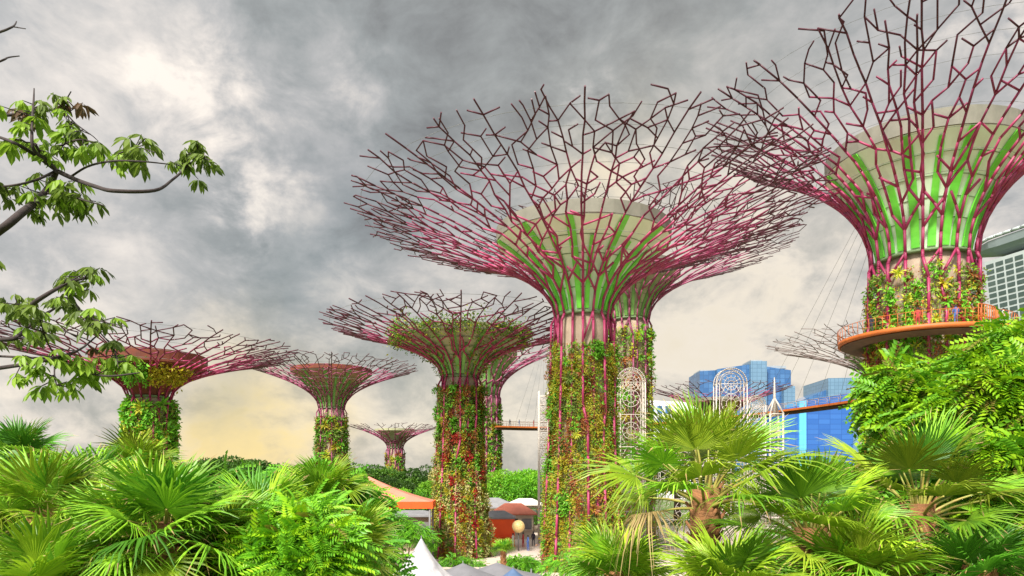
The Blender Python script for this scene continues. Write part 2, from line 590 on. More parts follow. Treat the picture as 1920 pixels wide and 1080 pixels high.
def lattice(rng, prof, nrib, th0, lat, rad, dmin, rr0, rr1):
    """branching struts on the trumpet surface; returns a list of (P, Q, ra, rb) per rib"""
    S, RR, ZZ = prof
    tot = S[-1]

    def pos(th, s):
        r = np.interp(s, S, RR)
        return np.array([r * math.cos(th), r * math.sin(th), np.interp(s, S, ZZ)])

    ribs = [[] for _ in range(nrib)]
    grid = {}

    def key(p):
        return tuple(int(math.floor(q / dmin)) for q in p)

    def near(p, skip=None):
        k = key(p)
        best, bd = None, 9e9
        for dx in (-1, 0, 1):
            for dy in (-1, 0, 1):
                for dz in (-1, 0, 1):
                    for (q, uid) in grid.get((k[0] + dx, k[1] + dy, k[2] + dz), ()):
                        if uid == skip:
                            continue
                        d = np.linalg.norm(q - p)
                        if d < bd:
                            best, bd = q, d
        return best, bd

    heap = []
    cnt = 0
    # level 0 = standing rib, 1 = first straight side limb, 2 = twig
    for i in range(nrib):
        cnt += 1
        heapq.heappush(heap, (rng.uniform(0, .1), cnt, th0 + 2 * math.pi * i / nrib, 0.0, 0, i, 0, rng.choice((-1, 1)), tot * rng.uniform(.95, 1.0), None))
    radius = lambda s: rr0 + (rr1 - rr0) * min(1, (s / tot) / 0.8)
    while heap:
        _, _, th, s, d, rib, lev, side, send, parent = heapq.heappop(heap)
        if d == 0:
            L = rad * rng.uniform(.7, 1.35)
            if lev == 0 and s == 0:
                L = 0.10 * tot * rng.uniform(.8, 1.3)
            s2, th2 = s + L, th + (rng.gauss(0, 0.004) if lev == 0 else rng.gauss(0, 0.25) / np.interp(s + L, S, RR))
        else:
            L = lat * rng.uniform(.75, 1.35)
            ang = R(rng.uniform(24, 36)) if lev == 1 else R(rng.uniform(30, 58))
            if lev == 1:
                L *= 1.3
            s2 = s + L * math.cos(ang)
            th2 = th + d * L * math.sin(ang) / np.interp(s + L * .4, S, RR)
        last = False
        if s2 >= send:
            s2, last = send, True
            if s2 - s < 0.2:
                continue
        p2 = pos(th2, s2)
        cnt += 1
        uid = cnt
        q, bd = near(p2, skip=parent)
        close = None
        lim = dmin * (1.5 - 0.55 * min(1, s2 / (0.6 * tot)))
        if lev == 1:
            lim *= 0.5
        if lev > 0 and bd < lim:
            if rng.random() < 0.6 and bd > 0.25 * dmin:
                close = q
            elif rng.random() < (0.6 if s > .6 * tot else .12):
                s2 = s + (s2 - s) * .6
                th2 = th + (th2 - th) * .6
                p2 = pos(th2, s2)
                _, b2 = near(p2, skip=parent)
                if b2 < dmin * 0.3:
                    continue
            else:
                continue
            last = True
        nsub = max(1, int(round((s2 - s) / (0.06 * tot)))) if s < 0.5 * tot else 1
        pts = [pos(th + (th2 - th) * k / nsub, s + (s2 - s) * k / nsub) for k in range(nsub + 1)]
        if close is not None:
            pts[-1] = close
        for k in range(nsub):
            sa = s + (s2 - s) * k / nsub
            sb = s + (s2 - s) * (k + 1) / nsub
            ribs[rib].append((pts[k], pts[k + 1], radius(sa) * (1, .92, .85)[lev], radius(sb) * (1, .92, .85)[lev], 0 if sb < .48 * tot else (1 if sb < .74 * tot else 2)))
        for k in range(1, nsub + 1):
            grid.setdefault(key(pts[k]), []).append((pts[k], uid))
            mid = (pts[k] + pts[k - 1]) / 2
            grid.setdefault(key(mid), []).append((mid, uid))
        if last:
            continue

        def go(dd, lv=2, sd=1, se=None):
            nonlocal cnt
            cnt += 1
            heapq.heappush(heap, (s2 + rng.uniform(0, .3 * rad), cnt, th2, s2, dd, rib, lv, sd, se or tot * (1 - 0.15 * rng.random() ** 1.4), uid))

        first = s2 < 0.24 * tot
        if lev == 0:
            go(0, 0, -side, send)
            if first:
                go(side, 1)
                if rng.random() < .25:
                    go(-side, 1)
            else:
                if rng.random() < (0.9 if s2 > .45 * tot else .6):
                    go(side)
                if rng.random() < (0.55 if s2 > .45 * tot else .2):
                    go(-side)
        elif lev == 1:
            go(0, 1, -side)
            if d == 0:
                if rng.random() < (0.85 if s2 > .45 * tot else .55):
                    go(side)
                if rng.random() < (0.5 if s2 > .45 * tot else .2):
                    go(-side)
        elif d == 0:
            x = rng.random()
            if x < .5:
                go(1)
                go(-1)
            elif x < .92:
                go(0)
                go(rng.choice((-1, 1)))
            else:
                go(rng.choice((-1, 1)))
        else:
            x = rng.random()
            if x < .5:
                go(0)
            elif x < .88:
                go(0)
                go(d)
            else:
                go(-d)
                go(d)
    return ribs


def planting(mb, rng, rfun, z0, z1, n, weights, nsec, cell, size, depth=0.45, strips=None, a0=0, a1=2 * math.pi, bulge=None):
    """leaves over a trunk surface in panels; weights = {kind: weight} or a function of (height fraction)"""
    kinds = {}
    z = rng.uniform(z0, z1, n)
    a = rng.uniform(a0, a1, n)
    sec = np.floor((a + rng.normal(0, 0.02, n)) / (2 * math.pi) * nsec).astype(int)
    cel = np.floor((z + rng.normal(0, 0.18, n)) / cell).astype(int)
    mi = np.zeros(n, int)
    dens = {}
    deep = {}
    dm = np.ones(n)
    keep = np.ones(n, bool)
    for i in range(n):
        k = (sec[i], cel[i])
        if k not in kinds:
            w = weights((cel[i] * cell - z0) / (z1 - z0), sec[i]) if callable(weights) else weights
            ks, ps = list(w.keys()), np.array(list(w.values()), float)
            kinds[k] = rng.choice(ks, p=ps / ps.sum())
            dens[k] = rng.uniform(0.65, 1.0)
            deep[k] = rng.uniform(0.35, 1.5)
        t = kinds[k]
        if rng.random() < 0.16:
            t = rng.choice([MOSS, MOSS, BRIGHT, OLIVE, RUSTL])
        if t < 0 or rng.random() > dens[k]:
            keep[i] = False
        mi[i] = max(t, 0)
        dm[i] = deep[k]
    big = np.where(mi == BRIGHT, 1.75, np.where(mi == MOSS, 0.85, np.where(mi == RED, 1.25, 1.1)))
    bump = np.array([rng.uniform(0.2, 1.0) for _ in range(1)])
    lump = 0.55 + 0.45 * np.sin(a * 9 + 2.1 * z) * np.sin(z * 1.7 + a * 4)
    off = rng.uniform(0.02, depth, n) * np.where(mi == MOSS, 0.8, 1.15) * (0.5 + 1.1 * lump) * dm
    rr = rfun(z) + off
    pos = np.stack([rr * np.cos(a), rr * np.sin(a), z], 1)
    out = np.stack([np.cos(a), np.sin(a), np.zeros(n)], 1)
    x = unit(out * 0.55 + rng.normal(0, 0.55, (n, 3)) + np.array([0, 0, -0.25]))
    zz = unit(out * 0.7 + rng.normal(0, 0.5, (n, 3)) + np.array([0, 0, 0.5]))
    sz = size * big * rng.uniform(0.7, 1.4, n)
    mb.scatter(LEAF_V, LEAF_F, pos[keep], x[keep], zz[keep], sz[keep], mi[keep])


def rosettes(mb, rng, rfun, z0, z1, n, mi, size):
    """fern and bromeliad rosettes standing out of the wall"""
    a = rng.uniform(0, 2 * math.pi, n)
    z = rng.uniform(z0, z1, n)
    kind = rng.choice(mi, n)
    for q in range(n):
        m = int(rng.integers(10, 18))
        out = np.array([math.cos(a[q]), math.sin(a[q]), 0])
        side = np.array([-out[1], out[0], 0])
        f = rng.uniform(0, 2 * math.pi, m)
        x = unit(out * rng.uniform(.25, .9, m)[:, None] + np.cos(f)[:, None] * side + np.sin(f)[:, None] * np.array([0, 0, 1.0]) + np.array([0, 0, -.15]))
        zz = unit(out[None] + rng.normal(0, .25, (m, 3)) + np.array([0, 0, .3]))
        p = (float(rfun(z[q])) + .25) * out + np.array([0, 0, z[q]])
        mb.scatter(FERN_V, FERN_F, np.repeat(p[None], m, 0), x, zz, size * rng.uniform(.6, 1.3) * rng.uniform(.8, 1.1, m), int(kind[q]))


def vines(mb, rng, rfun, z0, z1, n, mi, size, reach=0.7):
    """hanging tufts that stand off the trunk"""
    m = n * 30
    a = np.repeat(rng.uniform(0, 2 * math.pi, n), 30) + rng.normal(0, 0.08, m)
    zc = np.repeat(rng.uniform(z0, z1, n), 30)
    rch = np.repeat(rng.uniform(0.25, 1.0, n), 30) * reach
    t = rng.uniform(0, 1, m)
    z = zc + rng.normal(0, 0.45, m)
    rr = rfun(z) + 0.1 + rch * t
    pos = np.stack([rr * np.cos(a), rr * np.sin(a), z - 0.35 * t * t], 1)
    out = np.stack([np.cos(a), np.sin(a), -0.4 + 0 * a], 1)
    x = unit(out + rng.normal(0, 0.5, (m, 3)))
    zz = unit(np.array([0, 0, 1.0]) + rng.normal(0, 0.45, (m, 3)))
    mb.scatter(LEAF_V, LEAF_F, pos, x, zz, size * rng.uniform(.7, 1.5, m), np.repeat(rng.choice(mi, n), 30))


def supertree(label, px, Y, H, Rr, zc, r0, rb, nrib=16, seed=1, funnel=None, weights=None, nleaf=20000, leaf=0.2, cell=1.8,
              steel=None, rr=(0.15, 0.062), lat=1.8, rad=2.1, dmin=0.95, planted_top=None, tufts=0, bare=1.6, rings=8, bez=(0.42, 0.45, 0.72), cable=0.016, nfin=22, th0=-math.pi / 2, extra=None, ros=120):
    rng = random.Random(seed)
    nrg = np.random.default_rng(seed)
    X = (px - CX) / F * Y
    root = thing('supertree', label, 'supertree', (X, Y, 0), 0, 'steel canopy supertrees of the grove')
    root.rotation_euler = (0, 0, -math.atan2(X, Y))
    steel = steel or M_STEEL
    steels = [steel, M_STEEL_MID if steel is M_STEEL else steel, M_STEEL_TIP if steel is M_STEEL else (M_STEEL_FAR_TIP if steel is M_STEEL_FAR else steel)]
    rcore = r0 * 0.86

    def rfun(z):
        z = np.asarray(z, float)
        return r0 + (rb - r0) * np.clip(1 - z / zc, 0, 1) ** 1.7

    # concrete trunk
    zs = np.linspace(0, zc, 14)
    MB().lathe([(float(rfun(z)) * 0.9, z) for z in zs] + [(rcore * 0.98, zc + 0.05)], 32).build('trunk', M_CONC, root)
    cr_ = MB().lathe([(rcore, zc - 0.05), (r0 * 1.0, zc - 0.05), (r0 * 1.0, zc + 0.18), (rcore, zc + 0.18)], 32)
    cr_.build('collar', M_FINFRAME, root)
    # funnel
    fr, fz, fm_, fin, band = funnel
    fs = []
    for t in np.linspace(0, 1, 12):
        fs.append((rcore + (fr - rcore) * (0.30 * t + 0.70 * t ** 2.1), zc + 0.1 + (fz - zc - 0.1) * t ** 0.92))
    bandh = band[1]
    top = fs + [(fr + 0.12, fz + 0.02), (fr + 0.22, fz + bandh)]
    MB().lathe(fs, 40).build('funnel', fm_, root)
    MB().lathe([(fr - 0.02, fz - 0.02), (fr + 0.08, fz + 0.03), (fr + 0.14, fz + bandh), (fr - 0.05, fz + bandh), (fr - 0.6, fz + bandh * 0.2), (0.3, fz - 0.3)], 40, smooth=False).build('funnel_rim', band[0], root)
    if fin is not None:
        for q in (3, 5, 7, 9):                                   # panel joints round the funnel
            r_, z_ = fs[q][0] + 0.03, fs[q][1]
            t = np.arange(40) * 2 * math.pi / 40
            P = np.stack([r_ * np.cos(t), r_ * np.sin(t), np.full(40, z_)], 1)
            MB().segs(P, np.roll(P, -1, 0), 0.035, 0.035, 4).build('funnel_joint', M_FINFRAME, root)
        for i in range(nfin):
            a = th0 + 2 * math.pi * (i + 0.5) / nfin + rng.uniform(-.04, .04)
            mb = MB()
            wid0, wid1 = rcore * 0.18, fr * (0.095 if i % 2 else 0.06)
            V, fl = [], []
            tq = np.linspace(0.03, 0.985 if i % 2 else rng.uniform(.6, .95), 12)
            for q, t in enumerate(tq):
                tt = min(t, 1.0)
                r_ = np.interp(tt, np.linspace(0, 1, 12), [p[0] for p in fs]) + 0.05 + max(0, t - 1) * 4
                z_ = np.interp(tt, np.linspace(0, 1, 12), [p[1] for p in fs]) + max(0, t - 1) * bandh * 11
                w = wid0 + (wid1 - wid0) * tt
                w *= (1.0 if t < 0.9 else 0.85)
                tx, ty = -math.sin(a), math.cos(a)
                for dr, sx in ((0, -1), (0.16, -1), (0.16, 1), (0, 1)):
                    V.append((math.cos(a) * (r_ + dr) + tx * w * sx / 2 * 1.0, math.sin(a) * (r_ + dr) + ty * w * sx / 2, z_))
            for q in range(len(tq) - 1):
                for k in range(3):
                    fl.append((q * 4 + k, q * 4 + k + 1, q * 4 + 5 + k, q * 4 + 4 + k))
            mb.add(V, fl)
            mb.build('funnel_fin', fin, root)
    # ribs: lattice above, standing ribs on the trunk below
    prof = profile(r0 * 1.03, zc, Rr, H, bez)
    lat_ribs = lattice(rng, prof, nrib, th0, lat, rad, dmin, rr[0], rr[1])
    for i in range(nrib):
        mb = MB()
        sg = lat_ribs[i]
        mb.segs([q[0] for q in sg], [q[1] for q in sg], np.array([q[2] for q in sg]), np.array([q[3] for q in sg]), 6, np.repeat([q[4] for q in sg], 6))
        th = th0 + 2 * math.pi * i / nrib
        pts = [(r0 * 1.03 * math.cos(th), r0 * 1.03 * math.sin(th), zc)]
        z = zc - 0.7
        ro = 0.42 if i % 2 == 0 else (0.16 if i % 4 == 1 else 0.05)
        while z > 0:
            rz = float(rfun(z)) + ro
            pts.append((rz * math.cos(th), rz * math.sin(th), z))
            st = rng.uniform(2.0, 3.6)
            if rng.random() < 0.13:
                th += rng.choice((-1, 1)) * math.pi / nrib * rng.uniform(.5, 1.0)
                st = rng.uniform(1.4, 2.2)
            z -= st
        rz = float(rfun(0)) + ro
        pts.append((rz * math.cos(th), rz * math.sin(th), 0))
        pts = np.array(pts)
        mb.segs(pts[:-1], pts[1:], rr[0], rr[0], 6)
        if rng.random() < 0.5:                                   # a diagonal brace under the collar
            t2 = th0 + 2 * math.pi * (i + rng.choice((-1, 1))) / nrib
            zb = zc - rng.uniform(1.8, 2.8)
            t1 = th0 + 2 * math.pi * i / nrib
            rA, rB = r0 * 1.03, float(rfun(zb)) + .1
            mb.segs([(rA * math.cos(t1), rA * math.sin(t1), zc)], [(rB * math.cos(t2), rB * math.sin(t2), zb)], rr[0] * .8, rr[0] * .8, 6)
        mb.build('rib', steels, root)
    # thin hoop cables
    S, RR, ZZ = prof
    for k in range(rings):
        s = S[-1] * (0.28 + 0.64 * k / max(1, rings - 1))
        r_, z_ = np.interp(s, S, RR), np.interp(s, S, ZZ)
        t = np.arange(48) * 2 * math.pi / 48
        P = np.stack([r_ * np.cos(t), r_ * np.sin(t), np.full(48, z_)], 1)
        MB().segs(P, np.roll(P, -1, 0), cable, cable, 4).build('hoop_cable', M_CABLE, root)
    # planting
    mb = MB()
    planting(mb, nrg, rfun, 0.0, zc - bare, nleaf, weights, nrib * 2, cell, leaf)
    rosettes(mb, nrg, rfun, 0.4, zc - bare, ros, [BRIGHT, MOSS, OLIVE, RUSTL, MOSS, YELLOW], leaf * 3.0)
    if tufts:
        vines(mb, nrg, rfun, zc * 0.1, zc - bare * .5, tufts, [MOSS, BRIGHT, OLIVE, BRIGHT], leaf * 1.2)
    if planted_top:
        kinds, cnt, size = planted_top
        m = cnt
        a = nrg.uniform(0, 2 * math.pi, m)
        lump = 0.55 + 0.45 * np.sin(a * 7 + 1) * np.sin(a * 3 + 2)
        t = nrg.uniform(0, 1, m)
        rr_ = fr + nrg.normal(0.1, 0.35, m)
        z_ = fz + bandh * 0.4 + nrg.normal(0.1, 0.5, m) * (0.5 + lump)
        hang = nrg.random(m) < 0.45
        tz = nrg.uniform(0, 1, m) ** 1.5
        sect = (np.sin(a * 5 + 0.6) + np.sin(a * 11 + 2)) > 0.0
        rr_ = np.where(hang & sect, np.interp(1 - tz, np.linspace(0, 1, 12), [p[0] for p in fs]) + 0.25 + nrg.uniform(0, .5, m), rr_)
        z_ = np.where(hang & sect, np.interp(1 - tz, np.linspace(0, 1, 12), [p[1] for p in fs]) + nrg.normal(0, .2, m), z_)
        pos = np.stack([rr_ * np.cos(a), rr_ * np.sin(a), z_], 1)
        out = np.stack([np.cos(a), np.sin(a), 0 * a], 1)
        mb.scatter(LEAF_V, LEAF_F, pos, unit(out + nrg.normal(0, .8, (m, 3))), unit(nrg.normal(0, .5, (m, 3)) + np.array([0, 0, 1.0])),
                   size * nrg.uniform(.6, 1.4, m), nrg.choice(kinds, m))
    if extra:
        extra(mb, nrg, rfun)
    mb.build('planting', PL, root)
    return root


def w_moss(h, sec):
    if h > 0.93:
        return {MOSS: 3, -1: 3, BRIGHT: 1, RUSTL: 1}
    return {MOSS: 8.0, BRIGHT: 1.0, RUSTL: 1.3, YELLOW: 2.0, OLIVE: 0.6, -1: 0.5}


def w_flower(h, sec):
    if h > 0.72:
        return {-1: 2.4, BRIGHT: 1.5, OLIVE: 2, RUSTL: 2.0, MOSS: 1.2}
    if h > 0.45:
        return {CREAM: 1.5, RUSTL: 3, BRIGHT: 1.2, YELLOW: 1.6, OLIVE: 1.4, MOSS: 1.5} if sec % 2 else {RUSTL: 3, OLIVE: 1.5, -1: 1, MOSS: 1.5, YELLOW: 1}
    return {CREAM: 9, MOSS: 1.5, YELLOW: 1.0} if sec % 2 else {RED: 0.25, RUSTL: 2.2, YELLOW: 2.2, OLIVE: 1.6, MOSS: 2.6, CREAM: 1.5}


def w_green(h, sec):
    return {BRIGHT: 3, OLIVE: 2.4, MOSS: 1.2, -1: 1.1}


def w_mix(h, sec):
    return {OLIVE: 3, RUSTL: 2.2, BRIGHT: 1.6, MOSS: 1.4, RED: 0.25, -1: 1.0}


def w_brownish(h, sec):
    if h > 0.9:
        return {-1: 4, RUSTL: 1.2, OLIVE: 1.6, BRIGHT: .6}
    return {OLIVE: 3, MOSS: 1.6, BRIGHT: 1.8, -1: 1.6, RUSTL: 1.6}


def w_olive(h, sec):
    return {OLIVE: 3, MOSS: 2, BRIGHT: 1.5, -1: 1.2, RUSTL: 0.6}


def red_clumps(mb, nrg, rfun):
    """round clumps of red flowers low on the trunk"""
    for a, z in ((-1.75, 12.3), (-1.30, 12.4), (-2.2, 10.3), (-1.25, 10.4), (-1.7, 6.2), (-1.5, 5.1), (-2.3, 5.2), (-1.0, 6.8), (-1.05, 3.6), (-1.45, 4.1), (-1.9, 8.0), (-0.6, 8.6)):
        m = 130
        aa = a + nrg.normal(0, .09, m)
        zz = z + nrg.normal(0, .28, m)
        r_ = rfun(zz) + nrg.uniform(.2, .62, m)
        pos = np.stack([r_ * np.cos(aa), r_ * np.sin(aa), zz], 1)
        out = np.stack([np.cos(aa), np.sin(aa), 0 * aa], 1)
        mb.scatter(LEAF_V, LEAF_F, pos, unit(out * .4 + nrg.normal(0, .7, (m, 3))), unit(out + nrg.normal(0, .5, (m, 3))), 0.24 * nrg.uniform(.7, 1.3, m), np.where(nrg.random(m) < .85, RED, RUSTL))


supertree('tall supertree in the middle with pale funnel, bright green fins and mossy yellow green trunk', 1093, 64, 32.0, 21.3, 22.6, 2.45, 3.35,
          18, 11, (7.7, 29.2, M_FUNNEL, M_FIN, (M_FUNNEL_PINK, 1.1)), w_moss, 130000, 0.18, 1.7, rr=(0.12, 0.064), lat=1.3, rad=1.5, dmin=0.60, bare=2.6, tufts=25, rings=9, ros=230)
supertree('largest supertree at the right, its waist ringed by an orange walkway, canopy leaving the frame', 1730, 70.4, 45.2, 21.3, 29.5, 4.5, 5.3,
          20, 23, (8.8, 38.9, M_FUNNEL, M_FIN, (M_FUNNEL_PINK, 1.6)), w_brownish, 90000, 0.23, 1.9, rr=(0.16, 0.085), lat=1.6, rad=1.9, dmin=0.74, bare=1.4, tufts=60, rings=9, ros=420)
supertree('supertree hidden behind the middle one with a thin dark twiggy canopy and vine covered trunk', 1180, 95, 39.6, 22.2, 29.2, 2.5, 2.9,
          16, 37, (6.6, 35.2, M_OLIVEF, M_FIN_DULL, (M_FUNNEL_PINK, 1.0)), w_olive, 15000, 0.30, 2.4, steel=M_STEEL_FAR, rr=(0.13, 0.055), lat=1.5, rad=1.8, dmin=0.72, tufts=50, bare=1.0, rings=5)
supertree('supertree with leafy planted funnel top and a trunk banded with red and cream flowers', 863, 74, 24.2, 14.3, 18.6, 1.85, 2.75,
          16, 41, (6.6, 22.6, M_OLIVEF, M_FIN_DULL, (M_OLIVEF, 0.5)), w_flower, 80000, 0.20, 1.3, rr=(0.10, 0.060), lat=1.1, rad=1.35, dmin=0.56,
          planted_top=([MOSS, BRIGHT, OLIVE, OLIVE], 9000, 0.30), tufts=30, bare=1.0, rings=7, extra=red_clumps, ros=260)
supertree('far supertree standing behind the flowering one at the end of the orange skyway', 912, 187, 44.0, 24.0, 30.0, 3.3, 3.6,
          16, 53, (8.0, 40.5, M_OLIVEF, M_FIN_DULL, (M_OLIVEF, 1.0)), w_green, 9000, 0.45, 2.6, steel=M_STEEL_FAR, rr=(0.24, 0.11), lat=2.2, rad=2.8, dmin=1.3, rings=3, bare=2)
supertree('brown funnelled supertree left of the flowering one, rising behind the palms', 622, 120, 27.2, 14.8, 20.0, 2.05, 2.7,
          16, 61, (6.6, 25.9, M_BROWN, M_FIN_DULL, (M_RUST, 0.7)), w_mix, 15000, 0.30, 1.8, steel=M_STEEL_FAR, rr=(0.105, 0.062), lat=1.2, rad=1.5, dmin=0.65, tufts=40, bare=1.4, rings=5)


def ivy(mb, nrg, rfun):
    """yellow and lime creeper along one side of the funnel"""
    m = 1300
    a = nrg.uniform(-2.2, -0.7, m)
    t = nrg.uniform(0, 1, m)
    r_ = 3.6 + 1.9 * t + nrg.uniform(0, .5, m)
    z_ = 18.5 + 1.6 * t + nrg.normal(0, .3, m)
    pos = np.stack([r_ * np.cos(a), r_ * np.sin(a), z_], 1)
    mb.scatter(LEAF_V, LEAF_F, pos, unit(nrg.normal(0, 1, (m, 3))), unit(nrg.normal(0, .5, (m, 3)) + np.array([0, -1, 0.6])), 0.38 * nrg.uniform(.6, 1.3, m),
               np.where(a > -1.6, YELLOW, BRIGHT))
    m = 6000                                             # heavy ivy that hangs on the trunk
    a = nrg.uniform(0, 2 * math.pi, m)
    z_ = nrg.uniform(7, 17, m)
    r_ = rfun(z_) + nrg.uniform(0.1, 0.5, m) * (1 + 0.9 * np.sin(a * 5 + z_))
    pos = np.stack([r_ * np.cos(a), r_ * np.sin(a), z_], 1)
    out = np.stack([np.cos(a), np.sin(a), 0 * a], 1)
    k = (np.sin(a * 3 + z_ * .5) > -0.2)
    mb.scatter(LEAF_V, LEAF_F, pos[k], unit(out * .5 + nrg.normal(0, .6, (m, 3)) + np.array([0, 0, -.6]))[k], unit(out + nrg.normal(0, .5, (m, 3)))[k],
               (0.36 * nrg.uniform(.6, 1.4, m))[k], nrg.choice([BRIGHT, BRIGHT, OLIVE], m)[k])


supertree('rust coloured funnel supertree at the far left, ivy trunk rising above the palms', 281, 80, 22.9, 16.4, 17.2, 2.15, 2.3,
          16, 71, (5.9, 20.6, M_RUST, None, (M_RUST, 1.3)), w_green, 15000, 0.32, 1.8, rr=(0.115, 0.064), lat=1.25, rad=1.6, dmin=0.66, tufts=60, bare=0.6, rings=6,
          extra=ivy)
supertree('smallest pale supertree far away above the trees, between two nearer trunks', 741, 200, 23.2, 13.2, 16.9, 2.1, 2.3,
          16, 83, (5.6, 21.6, M_OLIVEF, None, (M_OLIVEF, 0.6)), {MOSS: 1, OLIVE: 1, RUSTL: 1, -1: 1.5}, 5000, 0.40, 2.4, steel=M_STEEL_FAR, rr=(0.15, 0.07), lat=1.4, rad=1.8, dmin=0.9, rings=0)
supertree('grey supertree canopy half hidden behind the trunk of the largest one', 1668, 112, 30.3, 18.4, 22.5, 2.4, 2.9,
          16, 97, (6.4, 27.6, M_OLIVEF, M_FIN_DULL, (M_FUNNEL_PINK, 0.8)), w_olive, 8000, 0.35, 2.4, steel=M_GREY_STEEL, rr=(0.12, 0.055), lat=1.5, rad=1.9, dmin=0.85, rings=5)
supertree('distant supertree in front of the blue glass towers, low purple canopy', 1350, 160, 28.6, 15.6, 21.0, 2.3, 2.6,
          16, 101, (6.2, 25.4, M_OLIVEF, None, (M_FUNNEL_PINK, 0.7)), w_olive, 5000, 0.40, 2.4, steel=M_STEEL_FAR, rr=(0.14, 0.07), lat=1.6, rad=2.0, dmin=1.0, rings=3)

# ------------------------------------------------------------------ ground
M_GROUND = mat('lawn_ground', (0.06, 0.12, 0.02), (0.10, 0.13, 0.035), 0.08, 0.95, detail=8)
M_PAVE = mat('pinkish_paving', (0.54, 0.44, 0.37), (0.44, 0.36, 0.30), 0.5, 0.85, detail=8)
MB().add([(-3000, -400, 0), (3000, -400, 0), (3000, 4000, 0), (-3000, 4000, 0)], [(0, 1, 2, 3)]).build('ground', M_GROUND)
tag(bpy.data.objects['ground'], kind='structure')
pv = MB()
poly = [(-20, 36), (34, 36), (72, 70), (72, 118), (10, 128), (-8, 118), (-30, 80)]
pv.prism(poly, 0.0, 0.02)
tag(pv.build('plaza_paving', M_PAVE), kind='structure')

# ------------------------------------------------------------------ skyway
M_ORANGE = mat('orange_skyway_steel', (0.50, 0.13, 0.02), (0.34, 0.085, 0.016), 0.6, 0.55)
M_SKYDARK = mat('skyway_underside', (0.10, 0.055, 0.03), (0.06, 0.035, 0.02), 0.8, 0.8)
M_NET = mat('skyway_net', (0.34, 0.27, 0.22), (0.26, 0.20, 0.16), 2, 0.6)
BX = (1730 - CX) / F * 70.4
ring = thing('skyway_ring', 'orange walkway ring with railing round the waist of the largest supertree', 'walkway ring', (BX, 70.4, 21.9))
ring.scale = (0.93, 0.93, 1)
MB().lathe([(5.6, 0.0), (8.1, 0.0), (8.1, -0.08), (5.6, -0.08)], 64).build('deck', M_ORANGE, ring)
MB().lathe([(8.12, 0.10), (8.24, 0.10), (8.24, -0.26), (8.0, -0.34), (8.0, -0.1)], 64).build('edge_beam', M_ORANGE, ring)
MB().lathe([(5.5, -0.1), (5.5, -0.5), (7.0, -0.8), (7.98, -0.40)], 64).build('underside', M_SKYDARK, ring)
rl = MB()
for i in range(72):
    a = 2 * math.pi * i / 72
    h = 1.25
    rl.segs([(8.2 * math.cos(a), 8.2 * math.sin(a), 0.1)], [(8.28 * math.cos(a), 8.28 * math.sin(a), h)], 0.03, 0.03, 5)
t = np.arange(96) * 2 * math.pi / 96
for z_, r_ in ((1.28, 8.28), (0.9, 8.25), (0.5, 8.23)):
    P = np.stack([r_ * np.cos(t), r_ * np.sin(t), np.full(96, z_)], 1)
    rl.segs(P, np.roll(P, -1, 0), 0.03 if z_ > 1 else 0.012, 0.03 if z_ > 1 else 0.012, 5)
rl.build('railing', M_ORANGE, ring)
gt = MB()
for i in range(14):
    a = -1.30 + 0.062 * i
    gt.segs([(6.6 * math.cos(a), 6.6 * math.sin(a), 0)], [(6.6 * math.cos(a), 6.6 * math.sin(a), 2.1)], 0.05, 0.05, 5)
for z_ in (1.0, 2.1):
    aa = np.linspace(-1.30, -1.30 + .062 * 13, 14)
    P = np.stack([6.6 * np.cos(aa), 6.6 * np.sin(aa), np.full(14, z_)], 1)
    gt.segs(P[:-1], P[1:], 0.05, 0.05, 5)
gt.build('gate_screen', M_ORANGE, ring)

EX = (912 - CX) / F * 187
sk = thing('skyway_bridge', 'long orange footbridge hung high between the far supertree and the largest one', 'footbridge')
way = [(EX + 2.5, 183.2), (7, 186.5), (20, 184), (34, 175), (45, 160), (53, 145), (60.5, 122), (58.5, 104), (53, 90), (46.5, 77.0)]
ws = spline([(x, y, 0) for x, y in way], 9)[:, :2]
tg = unit(np.gradient(ws, axis=0))
nn = np.stack([-tg[:, 1], tg[:, 0]], 1)


def strip(o0, o1, za, zb, name, m):
    a, b = ws + nn * o0, ws + nn * o1
    k = len(ws)
    v = np.concatenate([np.c_[a, np.full(k, za)], np.c_[b, np.full(k, za)], np.c_[b, np.full(k, zb)], np.c_[a, np.full(k, zb)]])
    f = []
    for i in range(k - 1):
        for c in range(4):
            d = (c + 1) % 4
            f.append((c * k + i, d * k + i, d * k + i + 1, c * k + i + 1))
    f += [(0, k, 2 * k, 3 * k), (k - 1, 4 * k - 1, 3 * k - 1, 2 * k - 1)]
    return MB().add(v, f).build(name, m, sk)


strip(-1.0, 1.0, 21.55, 21.95, 'deck', M_ORANGE)
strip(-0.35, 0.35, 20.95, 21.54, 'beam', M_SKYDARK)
rl = MB()
for s in (-1, 1):
    e = ws + nn * 1.0 * s
    k = len(e)
    lo, hi = np.c_[e, np.full(k, 21.96)], np.c_[e, np.full(k, 23.15)]
    rl.segs(lo, hi, 0.05, 0.05, 4)
    rl.segs(hi[:-1], hi[1:], 0.05, 0.05, 4)
    m_ = (lo + hi) / 2
    rl.segs(m_[:-1], m_[1:], 0.03, 0.03, 4)
rl.build('railing', M_NET, sk)
hub_b = np.array([BX, 70.4, 41.0])
hub_e = np.array([EX, 187, 42.0])
for i, hb in [(k, hub_e) for k in range(4, 24, 2)] + [(k, hub_b) for k in range(44, 78, 2)]:
    for s in (-1,):
        p = np.r_[ws[i] + nn[i] * s, 23.1]
        d = unit((p - hb) * np.array([1, 1, 0]))
        rim = 15.0
        q = hb + d * rim + np.array([0, 0, 0.2])
        MB().segs([p], [q], 0.022, 0.022, 4).build('suspension_cable', M_CABLE, sk)

